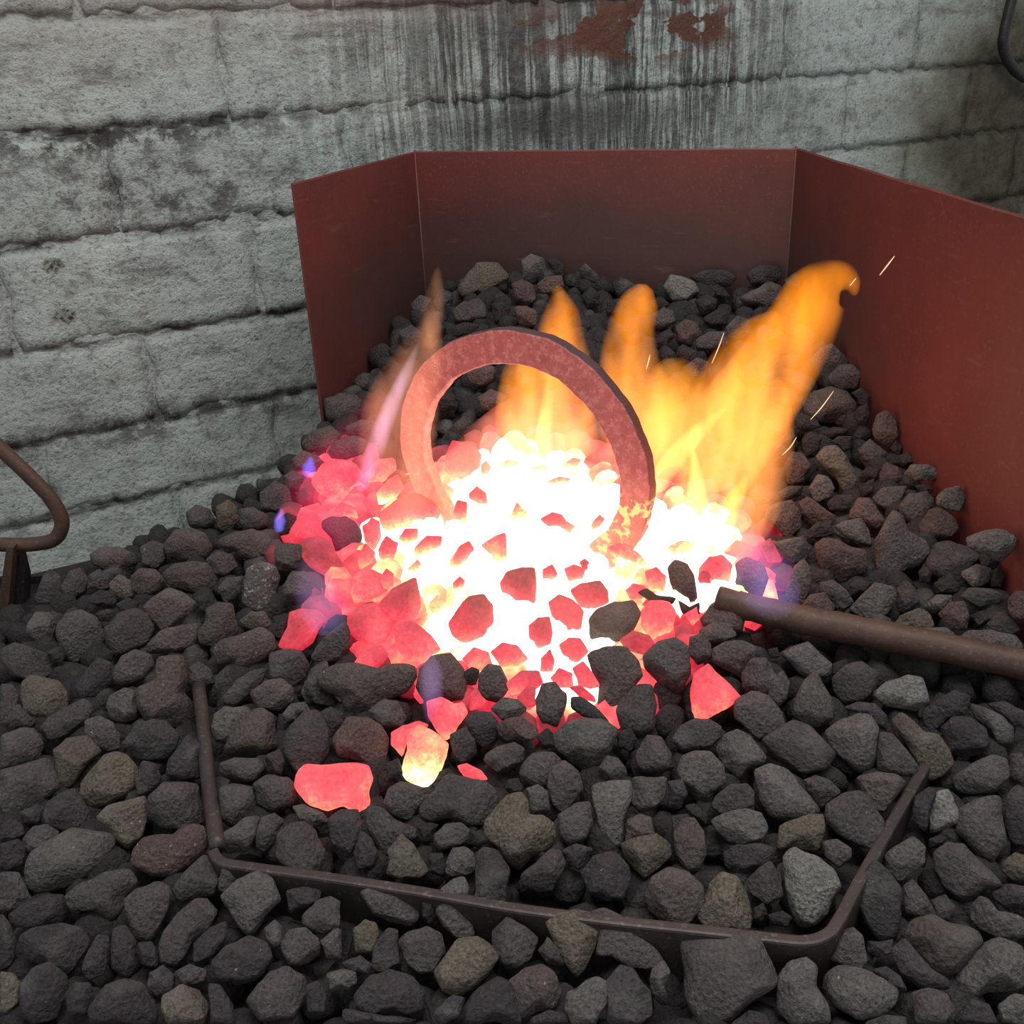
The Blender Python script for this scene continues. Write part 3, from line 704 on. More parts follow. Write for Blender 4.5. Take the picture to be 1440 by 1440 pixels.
I k 81,14 86,10 94,10 96,15 90,18 83,18
I g 67,20 71,19 74,23 72,25 68,23
I d 78,24 84,20 90,17 96,19 95,25 88,28 80,27
I d 62,33 68,29 73,30 72,35 66,36
I b 72,36 77,31 82,33 83,39 77,41 72,41
I d 41,31 46,27 50,29 51,34 45,37 41,36
I r 51,36 55,32 60,34 62,40 57,44 52,42
I d 60,41 65,38 72,38 73,43 66,46 60,45
I k 44,39 49,36 51,40 47,44 43,43
I d 50,47 54,44 60,46 61,51 54,52
I k 83,30 87,27 90,32 88,36 83,35
I d 90,39 94,36 97,39 94,42 90,42
I k 40,25 45,24 49,26 46,29 40,28
I r 54,53 60,49 65,51 63,58 56,60
I k 22,25 27,24 30,27 28,31 22,30
I k 97,16 101,13 105,15 103,19 98,19
B b 53,8 58,3 63,1 68,6 68,11 62,13 55,12
B d 61,15 66,10 72,9 75,14 73,20 66,20 62,18
B b 51,26 55,21 62,19 69,21 73,26 72,31 65,34 57,34 52,30;big brownish oval lump beside the tall flame
B g 71,33 74,28 78,26 79,32 77,36 72,36
B k 71,22 75,20 79,23 78,27 74,27
B r 80,37 82,31 86,29 90,34 91,40 87,45 81,42
B d 74,46 79,41 83,44 87,47 84,51 77,53
B d 87,45 90,42 93,45 91,48 88,47
B t 56,49 60,45 65,44 69,48 72,54 74,60 68,64 65,58 60,54;tan oblong lump right of the flames
B d 61,43 66,40 72,40 71,45 68,47 65,43
B r 47,33 50,30 56,33 58,36 52,38 47,37
B d 50,42 54,38 59,41 57,46 52,49
B r 43,52 46,46 51,48 54,53 51,59 45,61 43,57
B g 53,62 57,56 61,57 65,62 62,66 56,68
B p 61,68 65,65 71,65 73,69 68,72 62,71
B r 40,64 45,61 51,61 50,65 44,67
B d 87,52 91,48 95,47 98,51 93,53
B r 82,56 86,51 91,53 93,58 89,61 84,60
B g 93,56 96,52 103,52 110,55 108,58 99,59;flattened grey lump touching the shield
B g 80,66 84,62 90,61 95,61 92,67 87,72 82,69
B k 74,57 78,53 83,54 82,58 76,60
B d 74,63 78,59 81,58 80,64 76,66
B d 91,70 96,64 103,63 106,67 103,74 97,78 92,73
B g 98,61 102,60 106,62 104,65 100,64
B g 107,66 111,62 117,61 119,66 117,72 111,71 107,69
B r 100,78 104,71 108,70 114,73 117,79 114,83 105,84 100,81
B r 70,72 74,66 79,66 83,72 86,76 82,80 75,77 70,75
B g 64,78 68,76 75,75 79,80 80,87 74,85 68,82;grey lump with a pointed chin
B r 49,68 53,65 59,70 65,74 62,78 55,76 50,73
B b 53,80 57,76 62,77 64,81 58,83 53,83
B r 55,86 59,83 66,84 71,87 77,88 78,97 73,99 67,102 59,98 57,92;big reddish brown block by the shield side
B d 81,85 84,78 89,71 93,74 95,80 102,84 104,89 100,94 93,97 89,101 82,98 81,92;large pyramid-shaped lump
B d 103,92 106,85 113,84 121,87 126,91 122,96 116,97 110,100 104,97
B g 120,83 127,80 136,79 141,83 139,89 134,93 127,89 121,87;grey lump with a white lower tip
B p 118,97 124,94 130,96 130,102 123,104 118,100;rough pale ashy lump
B t 130,97 133,95 136,99 134,104 130,104
B b 44,104 47,95 51,92 54,96 54,103 51,111 46,111 43,108
B d 38,85 45,83 51,82 54,88 52,92 46,94 41,90
B r 40,68 46,67 50,73 50,79 44,83 39,78 35,75 36,70
B r 50,112 54,107 60,106 64,112 62,117 56,120 51,118;rust-brown lump beside the steel bar
B d 58,102 64,101 69,105 72,110 67,114 63,109 58,106
B d 70,103 74,100 79,102 78,107 72,107
B g 70,113 76,107 81,102 89,104 90,108 86,115 80,119 74,116
B k 89,106 94,101 99,103 100,110 94,115 89,113
B d 99,98 102,94 105,98 104,102 100,102
B d 106,102 111,100 117,102 116,106 109,106
B g 102,112 107,107 114,107 113,112 106,115
B r 108,115 113,110 119,110 121,116 120,122 112,121
B t 87,121 92,116 100,112 104,114 106,120 101,124 92,125;buff flat-topped lump above the steel bar
B b 57,120 63,116 71,116 77,119 79,122 73,124 64,122
B d 78,119 83,115 88,117 88,123 82,125
B k 117,108 121,104 129,104 136,107 134,111 125,112
B r 137,109 141,105 146,106 146,117 140,117 137,113
B k 128,119 133,114 140,117 143,122 136,126 129,124
B g 115,126 121,122 130,122 140,124 144,130 136,134 126,132 118,130
B g 119,131 124,127 130,131 127,134 120,133
B d 96,124 103,121 111,121 115,124 112,129 104,129 98,127
B k 121,116 127,113 130,117 125,120
B r 43,39 46,36 48,40 46,44 43,43
B k 58,39 64,36 70,37 68,40 61,41
B k 125,90 130,89 134,93 131,96 126,95
"""
# hot lumps: crop, heat, gradient (hotter underside), outline ; what sets it apart
HOT = """
F .58 .10 66,104 72,102 78,105 81,104 83,109 79,114 77,118 74,120 70,115 67,110;upper coral-red lump leaning over the yellow-hot one
F .74 .16 58,117 63,114 69,117 75,122 74,128 71,136 66,140 58,137 55,134 57,125;brightest loose lump with a yellow-white heart
F .52 .08 51,117 56,114 62,112 67,114 63,117 58,120 56,127 51,122;dull pink lump tucked behind the yellow-hot one
F .60 .08 12,133 15,130 22,131 27,130 36,130 41,131 43,137 41,142 42,148 36,151 31,148 24,151 16,147 11,140;glowing coral loaf-shaped lump farthest from the fire
F .56 .06 79,131 83,130 89,133 92,137 87,137 81,136;small red-hot sliver on a dark slab
G .53 .06 58,68 65,64 68,68 74,73 78,78 72,83 66,86 60,89 58,85 57,78;red-hot triangular lump with a dark patch among cold ones
G .60 .20 36,42 40,37 48,38 51,42 50,49 45,54 40,53 37,48;pale pink speckled lump behind the dark front ones
F .40 .05 8,66 13,65 20,66 23,69 20,74 18,79 14,82 7,81 4,80 7,73;dull rose lump alone beside the violet flame
F .34 .02 14,38 20,34 25,36 28,42 32,47 32,52 24,51 17,47 14,43;dull crimson lump under the single black one
F .46 .16 46,62 52,56 61,52 62,57 64,64 63,69 58,70 51,69 45,66;crimson triangular lump with a raised peak
F .46 .22 75,71 79,65 84,60 90,59 94,63 94,70 91,77 85,79 81,79 77,76;largest crimson lump on the white-hot bed
F .45 .26 96,54 100,49 106,47 111,48 112,55 112,62 107,64 103,60 97,58;crimson shield-shaped lump on the white-hot bed
F .46 .16 109,72 113,68 118,68 119,75 118,80 113,82 109,78
F .48 .16 117,62 122,59 128,61 132,66 131,73 126,74 120,71
F .44 .16 127,57 131,54 139,53 142,57 143,62 137,65 131,64
F .48 .16 122,80 126,77 131,77 134,83 130,87 125,87
F .50 .20 114,86 118,82 120,86 119,91 114,91
F .53 .20 93,83 98,79 104,80 109,86 105,89 98,89
F .50 .24 115,48 119,46 121,50 119,53 115,52
F .52 .28 124,48 128,46 133,48 132,52 126,53
F .50 .20 131,46 134,46 134,48 132,49
F .58 .26 47,24 52,20 56,17 62,16 69,19 72,24 70,28 62,30 54,31 49,32 47,28;large pink lump before the left foot of the ring
F .58 .26 54,35 57,31 62,31 62,35 57,38
F .60 .26 61,39 66,34 73,34 72,38 66,42 61,43
F .62 .28 76,44 80,38 84,36 86,40 83,44 79,47 75,47
F .62 .26 89,38 95,34 99,33 100,40 99,46 96,47 93,42
F .56 .26 84,16 87,13 91,16 92,21 87,20 84,18
F .58 .28 77,24 79,19 83,20 83,28 78,29
F .58 .14 74,0 77,-6 86,-4 89,0 88,8 82,11 77,10 74,6;upright pink lump seen through the ring
F .58 .20 89,4 91,2 93,5 92,8 89,8
F .56 .12 39,30 43,26 46,28 47,35 44,40 40,36
F .57 .14 46,52 49,48 52,50 52,55 48,57
F .60 .28 77,54 80,51 82,53 81,57 77,57
F .62 .22 45,16 50,10 54,8 56,14 52,19 46,21
F .54 .06 17,12 22,4 30,2 37,4 40,9 37,13 31,18 25,20 20,17;big rosy lump glowing near the blue flamelet
F .58 .10 40,8 45,2 52,1 54,6 48,11 42,14
F .46 .04 8,33 12,26 19,24 23,30 22,35 15,37 9,37
F .55 .10 24,24 30,20 36,22 37,27 32,25 26,25
F .57 .14 37,44 40,37 44,41 43,46 38,48
F .56 .10 34,52 40,47 47,50 50,57 44,60 36,62 34,58
F .50 .08 33,68 38,63 45,62 47,67 51,70 50,76 44,80 37,78 33,74
F .54 .10 52,71 60,70 68,76 72,82 66,86 58,87 53,80
F .50 .06 35,88 39,82 47,80 50,84 48,88 43,91 37,91;coral lump with a dark streak at the fire edge
F .57 .16 45,40 49,34 54,37 52,44 47,46
F .54 .14 81,86 86,81 92,83 94,89 89,91 84,90
F .50 .14 100,96 106,91 113,91 115,96 110,100 102,101
F .44 .08 104,102 109,97 112,98 112,106 107,107
F .52 .14 118,94 122,90 128,92 128,98 122,98
F .48 .12 128,90 132,87 136,92 139,97 135,99 130,97
F .46 .10 126,98 131,97 137,102 138,105 132,103
F .42 .08 84,101 87,98 90,103 89,107 84,108
F .63 .26 114,27 119,24 123,25 125,28 129,30 129,35 126,33 122,30 117,30
F .62 .24 136,28 139,25 141,27 139,30 135,32
F .66 .24 123,4 128,1 131,2 129,5 124,6
F .78 .20 110,5 116,4 119,7 114,9
F .68 .24 117,11 122,9 127,10 124,12 118,13
F .76 .20 95,4 100,2 106,3 100,6
F .80 .16 101,26 104,20 108,24 108,29 103,30
F .78 .18 66,64 70,59 74,60 72,66 68,69
F .72 .20 58,48 62,44 64,46 61,50
G .58 .18 61,24 65,19 71,18 75,22 74,30 67,30 61,27;orange-red lump before the right-hand fire glow
G .60 .18 38,25 43,23 47,27 46,33 40,33
G .54 .16 30,33 33,30 38,31 39,36 32,37
G .48 .08 71,17 77,12 84,14 87,20 83,21 76,19;magenta-red lump at the fire's violet edge
G .79 .10 48,15 53,12 59,13 58,18 51,19;vivid yellow lump beside the ring's curled foot
G .48 .10 74,35 79,33 83,40 82,42 77,40
G .52 .16 60,28 65,28 66,30 61,30
G .36 .05 87,14 91,11 95,18 96,21 90,21
G .56 .10 55,43 60,40 61,45 58,48
G .64 .20 22,15 28,13 35,17 39,22 33,22 26,18
G .36 .08 27,54 33,50 40,52 42,56 38,60 30,58
"""
def poly_px(crop, s):
    ox, oy = CROPS[crop]
    return np.array([[float(v) for v in q.split(',')] for q in s.split()]) * (10 / 3.) + (ox, oy)
def area(p): x, y = p[:, 0], p[:, 1]; return abs((x * np.roll(y, -1) - y * np.roll(x, -1)).sum()) / 2
def place(px, lift=0., deep=.72, grow=1.05):
    """a lump on the heap whose outline from the camera is px: centre, outline across the sight line, half thickness"""
    a, b = px, np.roll(px, -1, 0); cr = a[:, 0] * b[:, 1] - b[:, 0] * a[:, 1]
    c = ((a + b) * cr[:, None]).sum(0) / (3 * cr.sum())
    p = on_heap(*c); p = p + np.array([0, 0, lift]); v = (p - CAM) / np.linalg.norm(p - CAM)
    rad = .5 * math.sqrt(area(px)) / F * np.linalg.norm(p - CAM) * 1.12
    for A, B in ((SA, SB), (SB, SC), (SC, SE)):           # keep clear of the shield
        e = (B - A)[:2]; n = np.array([e[1], -e[0], 0]) / np.linalg.norm(e); k = ((p - A)[:2] @ e) / (e @ e); d = (p - A) @ n
        if -.02 < k < 1.04 and -.09 < d < rad and v @ n < -.02: p = p - v * min((rad - d) / -(v @ n), .16)
    r = np.cross(v, UV); r /= np.linalg.norm(r); u = np.cross(r, v)
    pts = np.array([on_plane(x, y, p, v) - p for x, y in px]); P2 = np.stack([pts @ r, pts @ u], -1) * grow
    if (P2[:, 0] * np.roll(P2[:, 1], -1) - P2[:, 1] * np.roll(P2[:, 0], -1)).sum() < 0: P2 = P2[::-1]
    d = P2 - P2.mean(0); ev = np.linalg.eigvalsh(d.T @ d / len(d)); half = math.sqrt(max(ev[0], 1e-9)) * 1.35
    return p, P2, half * deep, np.stack([r, u, -v])
rows = []
for line in DARK.strip().splitlines():
    head, _, desc = line.partition(';'); crop, tint, poly = head.split(' ', 2); px = poly_px(crop, poly)
    rows.append(dict(tint=tint, px=px, desc=desc.strip(), area=area(px)))
hots = []
for line in HOT.strip().splitlines():
    head, _, desc = line.partition(';'); crop, heat, grad, poly = head.split(' ', 3); px = poly_px(crop, poly)
    hots.append(dict(heat=float(heat), grad=float(grad), px=px, desc=desc.strip(), area=area(px)))
order = sorted(range(len(rows)), key=lambda i: (not rows[i]['desc'], -rows[i]['area']))
keep = set(order[:300])
small_V, small_F = [], []
def join(V, Fc): 
    n = sum(len(v) for v in small_V); small_V.append(V); small_F.extend(tuple(i + n for i in f) for f in Fc)
def build_lump(r, i, hot):
    p, P2, half, B = place(r['px'], lift=(.0035 if hot else 0.))
    X = lump_shape(P2, max(half, .007), 100 + i + (5000 if hot else 0)) @ B
    r['p'] = p; r['size'] = float(np.abs(X[:, 2]).max()); r['aspect'] = P2.ptp(0).max() / max(P2.ptp(0).min(), 1e-6) if hasattr(P2, 'ptp') else np.ptp(P2, 0).max() / np.ptp(P2, 0).min()
    return X
for i, r in enumerate(rows):
    X = build_lump(r, i, False)
    if i not in keep: join(X + r['p'], ICOF3); continue
    o = mesh('coke_lump', X, ICOF3, M_COKE, loc=r['p']); r['o'] = o
    j = np.random.default_rng(i).uniform(.84, 1.18); c = TINT[r['tint']]; o.color = (c[0] * j, c[1] * j, c[2] * j, 1)
    o['specks'] = 1.0 if 'white-flecked' in r['desc'] else .55 if any(w in r['desc'] for w in ('speck', 'pitted', 'glint', 'flaky')) else float(np.random.default_rng(900 + i).uniform(-.2, .3))
for i, r in enumerate(hots):
    X = build_lump(r, i, True)
    o = mesh('glowing_coke_lump', X, ICOF3, M_HOT, loc=r['p']); r['o'] = o
    o['heat'] = r['heat']; o['grad'] = r['grad']; o['size'] = r['size']
# --- labels: distinctive lumps by their look, the others by the distinctive lump they lie beside
def lump_labels(items, word, group, anchors, base):
    used = {}
    for r in items:
        if 'o' not in r: continue
        if r['desc']: tag(r['o'], r['desc'] + (' of coke' if r['desc'].endswith('lump') else ' on the coke heap' if len(r['desc'].split()) < 4 else ''), base, group); continue
        near = sorted(anchors, key=lambda a: np.linalg.norm(a['p'] - r['p']))
        for a in near[:7]:
            d = r['p'] - a['p']; w = math.degrees(math.atan2(d[1], d[0])) % 360
            side = ['right of', 'behind and right of', 'behind', 'behind and left of', 'left of', 'before and left of', 'before', 'before and right of'][int((w + 22.5) // 45) % 8]
            if (a['short'], side) not in used: break
        n = used.get((a['short'], side), 0); used[(a['short'], side)] = n + 1
        sz = 'small ' if r['area'] < 1500 else 'large ' if r['area'] > 5200 else ''
        lab = f"{['', 'second ', 'third ', 'fourth ', 'fifth '][n]}{sz}{word(r)} {side} the {a['short']}"
        tag(r['o'], lab, base, group)
for r in rows + hots:
    r['short'] = ''
    if r['desc']:
        w = r['desc'].split()
        cut = next((k for k, x in enumerate(w) if x in ('with', 'in', 'on', 'at', 'by', 'over', 'under', 'hung', 'lying', 'behind', 'below', 'above', 'before', 'leaning', 'touching', 'pointing', 'overhanging', 'beside', 'topping', 'seen', 'tucked', 'alone', 'among', 'farthest', 'tapering', 'standing', 'veiled', 'fencing', 'right', 'inside', 'outside', 'against', 'speckled', 'glowing', 'just', 'cut', 'of')), len(w))
        r['short'] = ' '.join(w[:cut]) if cut > 1 else r['desc']
from collections import Counter
def short_ok(L):
    c = Counter(r['short'] for r in L if r['short']); return [r for r in L if r['short'] and c[r['short']] == 1 and 2 < len(r['short'].split()) + 1 <= 6 and 'o' in r]
lump_labels(rows, lambda r: TWORD[r['tint']] + ' coke lump', 'cold coke lumps heaped on the hearth', short_ok(rows), 'coke')
def hotword(r):
    h = r['heat']; return ('dull red' if h < .47 else 'crimson' if h < .53 else 'pinkish red' if h < .6 else 'pink and yellow' if h < .7 else 'yellow') + ' glowing lump'
lump_labels(hots, hotword, 'glowing coke lumps in the fire', short_ok(hots + rows), 'coke')

# ------------------------------------------------------------------ what lies between and under: coke breeze and the burning bed
HEAT_BLOBS = [(740, 690, .125), (830, 720, .11), (660, 745, .105), (760, 830, .105), (935, 735, .085), (985, 790, .06), (830, 925, .045), (650, 860, .06), (760, 930, .03), (700, 650, .08), (560, 730, .055)]
_HB = [(on_heap(x, y), r) for x, y, r in HEAT_BLOBS]
WARM = [(on_heap(x, y), r) for x, y, r in ((470, 700, .075), (500, 800, .05), (560, 860, .05), (470, 640, .05), (850, 975, .018), (1035, 800, .03), (930, 890, .030), (760, 950, .035))]
def bed_heat(p):
    h = 0
    for c, r in _HB:
        d = math.hypot(p[0] - c[0], p[1] - c[1]) / r; h = max(h, 1.04 - .62 * min(1, max(0, (d - .62) / .55)) - 1.3 * max(0, d - 1.17))
    for c, r in WARM:
        d = math.hypot(p[0] - c[0], p[1] - c[1]) / r; h = max(h, .58 - .8 * max(0, d - .6))
    return max(0, h)
def inside(x, y, poly):
    c = False; n = len(poly)
    for i in range(n):
        (x1, y1), (x2, y2) = poly[i], poly[(i + 1) % n]
        if (y1 > y) != (y2 > y) and x < (x2 - x1) * (y - y1) / (y2 - y1) + x1: c = not c
    return c
HEAPED = [(-.60, .30), (.60, .30), (.60, .67), (SE[0] + .02, .69), (SE[0] - .012, SE[1]), (SD[0] - .012, SD[1]), (SC[0] - .012, SC[1] - .014), (SB[0] + .014, SB[1] - .016), (SA[0] + .015, SA[1] - .01), (-.30, 1.28), (-.43, 1.20), (-.56, 1.12), (-.62, 1.0)]
rim_pts = [at_z(x, y, .866) for x, y in ((279, 966), (300, 1150), (320, 1210), (470, 1229), (600, 1249), (720, 1270), (850, 1287), (1000, 1303), (1130, 1316), (1195, 1245), (1240, 1165), (1300, 1060))]
def rim_dist(p):
    m = 9
    for a, b in zip(rim_pts, rim_pts[1:]):
        e = (b - a)[:2]; t = np.clip(((p - a)[:2] @ e) / (e @ e), 0, 1); m = min(m, np.linalg.norm((p - a)[:2] - e * t))
    return m
def near_shield(p):
    for a, b in ((SA, SB), (SB, SC), (SC, SE)):
        e = (b - a)[:2]; q = np.clip(((p - a)[:2] @ e) / (e @ e), 0, 1)
        if np.linalg.norm((p - a)[:2] - e * q) < .05: return True
    return False
bed_V, bed_F, bed_H = [], [], []; nb = 0
rg = np.random.default_rng(42); STEP = .027
shapes = []
for k in range(24):
    Q = ICO2.copy(); g2 = np.random.default_rng(k)
    for _ in range(8):
        n = g2.normal(size=3); n /= np.linalg.norm(n); d = Q @ n - g2.uniform(.62, .9); Q -= np.outer(np.maximum(d, 0), n)
    shapes.append(Q * g2.uniform(.75, 1.2, 3) * (1 + .06 * wob(Q, g2, 2.5, 2))[:, None])
for gy in np.arange(.30, 1.72, STEP):
    for gx in np.arange(-.62, .6, STEP):
        x, y = gx + rg.uniform(-.01, .01), gy + rg.uniform(-.01, .01)
        if not inside(x, y, HEAPED): continue
        p = np.array([x, y, float(heap(x, y)[0])]); ht = bed_heat(p)
        S = shapes[rg.integers(24)] @ np.linalg.qr(rg.normal(size=(3, 3)))[0] * rg.uniform(.015, .021)
        if ht > .12:
            V = S + p - (0, 0, .024 - .003 * min(1, ht)); bed_V.append(V); bed_F.extend(tuple(i + nb for i in f) for f in ICOF2); nb += len(V)
            bed_H.extend([min(1.1, ht + rg.uniform(-.06, .05))] * len(V))
        else:
            join(S + p - (0, 0, .042 if rim_dist(p) <= .022 else .017 if near_shield(p) else .026), ICOF2)
# the solid body of the heap below
GX, GY = np.linspace(-.62, .62, 52), np.linspace(.30, 1.72, 58); V, idx, Fc, bV, bidx = [], {}, [], [], {}
for j, y in enumerate(GY):
    for i, x in enumerate(GX):
        if inside(x, y, HEAPED):
            idx[i, j] = len(V); V.append((x, y, max(.80, float(heap(x, y)[0]) - .034)))
for (i, j) in idx:
    q = [(i, j), (i + 1, j), (i + 1, j + 1), (i, j + 1)]
    if all(t in idx for t in q): Fc.append(tuple(idx[t] for t in q))
join(np.array(V), Fc)
hid, hV, hF = {}, [], []
for j, y in enumerate(np.arange(.62, 1.3, .012)):
    for i, x in enumerate(np.arange(-.3, .34, .012)):
        q = bed_heat((x, y))
        if q > .2: hid[i, j] = len(hV); hV.append((x, y, float(heap(x, y)[0]) - .0285)); bed_H.append(min(1.05, q))
for (i, j) in hid:
    q = [(i, j), (i + 1, j), (i + 1, j + 1), (i, j + 1)]
    if all(s in hid for s in q): bed_F.append(tuple(hid[s] + nb for s in q))
bed_V.append(np.array(hV))
breeze = mesh('coke_breeze', np.concatenate(small_V), small_F, M_COKE); breeze.color = (.030, .025, .026, 1); breeze['specks'] = -.1
tag(breeze, 'small dark coke filling the gaps under the larger lumps', 'coke', kind='stuff')
bed = mesh('burning_coke_bed', np.concatenate(bed_V), bed_F, M_BED)
at = bed.data.attributes.new('bed_glow', 'FLOAT', 'POINT'); at.data.foreach_set('value', np.array(bed_H, np.float32))
tag(bed, 'white-hot and red coke bed burning at the heart of the forge', 'embers', kind='stuff')

# ------------------------------------------------------------------ the ring in the fire, the bars, the hook
def ring_mat():
    m, nt, N, out = new_mat('scaled_hot_steel'); g = N('NewGeometry').outputs['Position']
    n = N('TexNoise', {'Vector': g, 'Scale': 55., 'Detail': 8., 'Roughness': .7}).outputs[0]; n2 = N('TexNoise', {'Vector': g, 'Scale': 380., 'Detail': 4.}).outputs[0]
    cr = N('TexVoronoi', {'Vector': N('VectorMath', {0: g, 1: N('VectorMath', {0: N('TexNoise', {'Vector': g, 'Scale': 40., 'Detail': 4.}).outputs['Color'], 1: (.03, .03, .03)}, operation='MULTIPLY').outputs[0]}, operation='ADD').outputs[0], 'Scale': 34.}, feature='DISTANCE_TO_EDGE').outputs['Distance']
    a = N('Attribute', attribute_type='GEOMETRY', attribute_name='ring_glow').outputs['Fac']
    c = mix(N, n, (.15, .055, .05), (.30, .14, .125)); c = mix(N, ramp(N, cr, [(.005, gr(.35)), (.03, gr(0))]), c, (.07, .03, .03))
    c = mix(N, ramp(N, N('TexNoise', {'Vector': g, 'Scale': 130., 'Detail': 6., 'Roughness': .75}).outputs[0], [(.48, gr(0)), (.62, gr(.75))]), c, (.46, .27, .24))
    c = mix(N, N('Attribute', attribute_type='GEOMETRY', attribute_name='edge').outputs['Fac'], c, (.045, .030, .032))
    e = ramp(N, math_(N, 'ADD', a, math_(N, 'MULTIPLY', math_(N, 'SUBTRACT', n, .5), .22), True), [(0, (.004, .001, .001)), (.18, (.06, .008, .008)), (.45, (.34, .035, .032)), (.7, (.80, .13, .085)), (1, (1, .34, .15))])
    sc2 = ramp(N, N('TexNoise', {'Vector': g, 'Scale': 95., 'Detail': 5.}).outputs[0], [(.50, gr(0)), (.56, gr(1))])
    flake = N('Attribute', attribute_type='GEOMETRY', attribute_name='flake').outputs['Fac']
    e = mix(N, math_(N, 'MULTIPLY', sc2, flake), e, (1, .72, .22))
    bp = N('Bump', {'Height': math_(N, 'ADD', math_(N, 'MULTIPLY', ramp(N, cr, [(0, gr(0)), (.06, gr(1))]), .15), math_(N, 'ADD', n, math_(N, 'MULTIPLY', n2, .4))), 'Strength': .8, 'Distance': .003}).outputs[0]
    b = N('BsdfPrincipled', {'Base Color': c, 'Roughness': .6, 'Metallic': .2, 'Normal': bp, 'Emission Color': e, 'Emission Strength': 1.})
    nt.links.new(b.outputs[0], out.inputs[0]); return m
def build_ring():
    A, Bp = on_heap(598, 700), on_heap(872, 768); t = Bp - A; t[2] = 0; t /= np.linalg.norm(t); n = np.array([t[1], -t[0], 0]); n *= np.sign(n @ (CAM - A))
    px = [(636, 742), (607, 693), (587, 640), (586, 590), (603, 542), (640, 505), (700, 486), (762, 494), (813, 523), (860, 575), (888, 632), (897, 680), (890, 728), (866, 766), (825, 790)]
    wd = [36, 38, 40, 42, 43, 43, 43, 43, 43, 43, 42, 41, 40, 42, 40]
    P = smooth_path([on_plane(x, y, A, n) for x, y in px], 7); Wd = np.interp(np.linspace(0, len(px) - 1, len(P)), range(len(px)), wd)
    V, H, K, ED = [], [], [], []; m = len(P); dist = np.linalg.norm(A - CAM); ks = 14; rgn = np.random.default_rng(3)
    prof = [(-.5, -.38), (-.46, -.5), (.46, -.5), (.5, -.38), (.5, .38), (.46, .5), (-.46, .5), (-.5, .38)]
    for i, p in enumerate(P):
        tt = P[min(i + 1, m - 1)] - P[max(i - 1, 0)]; tt /= np.linalg.norm(tt); o = np.cross(tt, n); w = Wd[i] / F * dist * .985
        w *= 1 + .03 * math.sin(i * .9) + .02 * math.sin(i * 2.3)
        base = max(0, 1 - (p[2] - .93) / .17); hh = .34 + .52 * base ** 1.6
        for a, b in prof: V.append(p + o * a * w + n * b * .0155); H.append(hh + (.12 if abs(a) > .47 and (a > 0) else 0) - (.22 if abs(a) > .47 and a < 0 and i < m * .93 else 0)); K.append(1. if i > m * .80 else 0.); ED.append(1. if a < -.47 and i < m * .8 else 0.)
    # which side of the strip is the outside of the ring
    Fc = [(8 * i + k, 8 * i + (k + 1) % 8, 8 * i + 8 + (k + 1) % 8, 8 * i + 8 + k) for i in range(m - 1) for k in range(8)] + [tuple(range(8))[::-1], tuple(8 * (m - 1) + k for k in range(8))]
    c0 = sum(P) / m
    o = mesh('steel_ring', np.array(V) - c0, Fc, ring_mat(), smooth=False, loc=c0)
    out_sign = np.sign((np.array(V[0]) - P[0]) @ (P[0] - c0))
    for nm, vals in (('ring_glow', H), ('flake', K), ('edge', ED)):
        t_ = o.data.attributes.new(nm, 'FLOAT', 'POINT'); t_.data.foreach_set('value', np.array(vals, np.float32))
    tag(o, 'flat steel bar bent to an open ring standing in the fire, scaled and red-hot', 'ring')
build_ring()
def rod(name, P, rad, mat, label, cat, seg=16, up=(0, 0, 1)):
    P = smooth_path(P, 8); c0 = P[len(P) // 2]; rad = rad if np.isscalar(rad) else np.interp(np.linspace(0, 1, len(P)), np.linspace(0, 1, len(rad)), rad)
    rr = [(rad if np.isscalar(rad) else rad[i]) * (1 + .03 * math.sin(i * 1.3) + .02 * math.sin(i * 2.9)) for i in range(len(P))]
    V, Fc = tube([p - c0 for p in P], rr, seg, up=up); return tag(mesh(name, V, Fc, mat, loc=c0), label, cat)
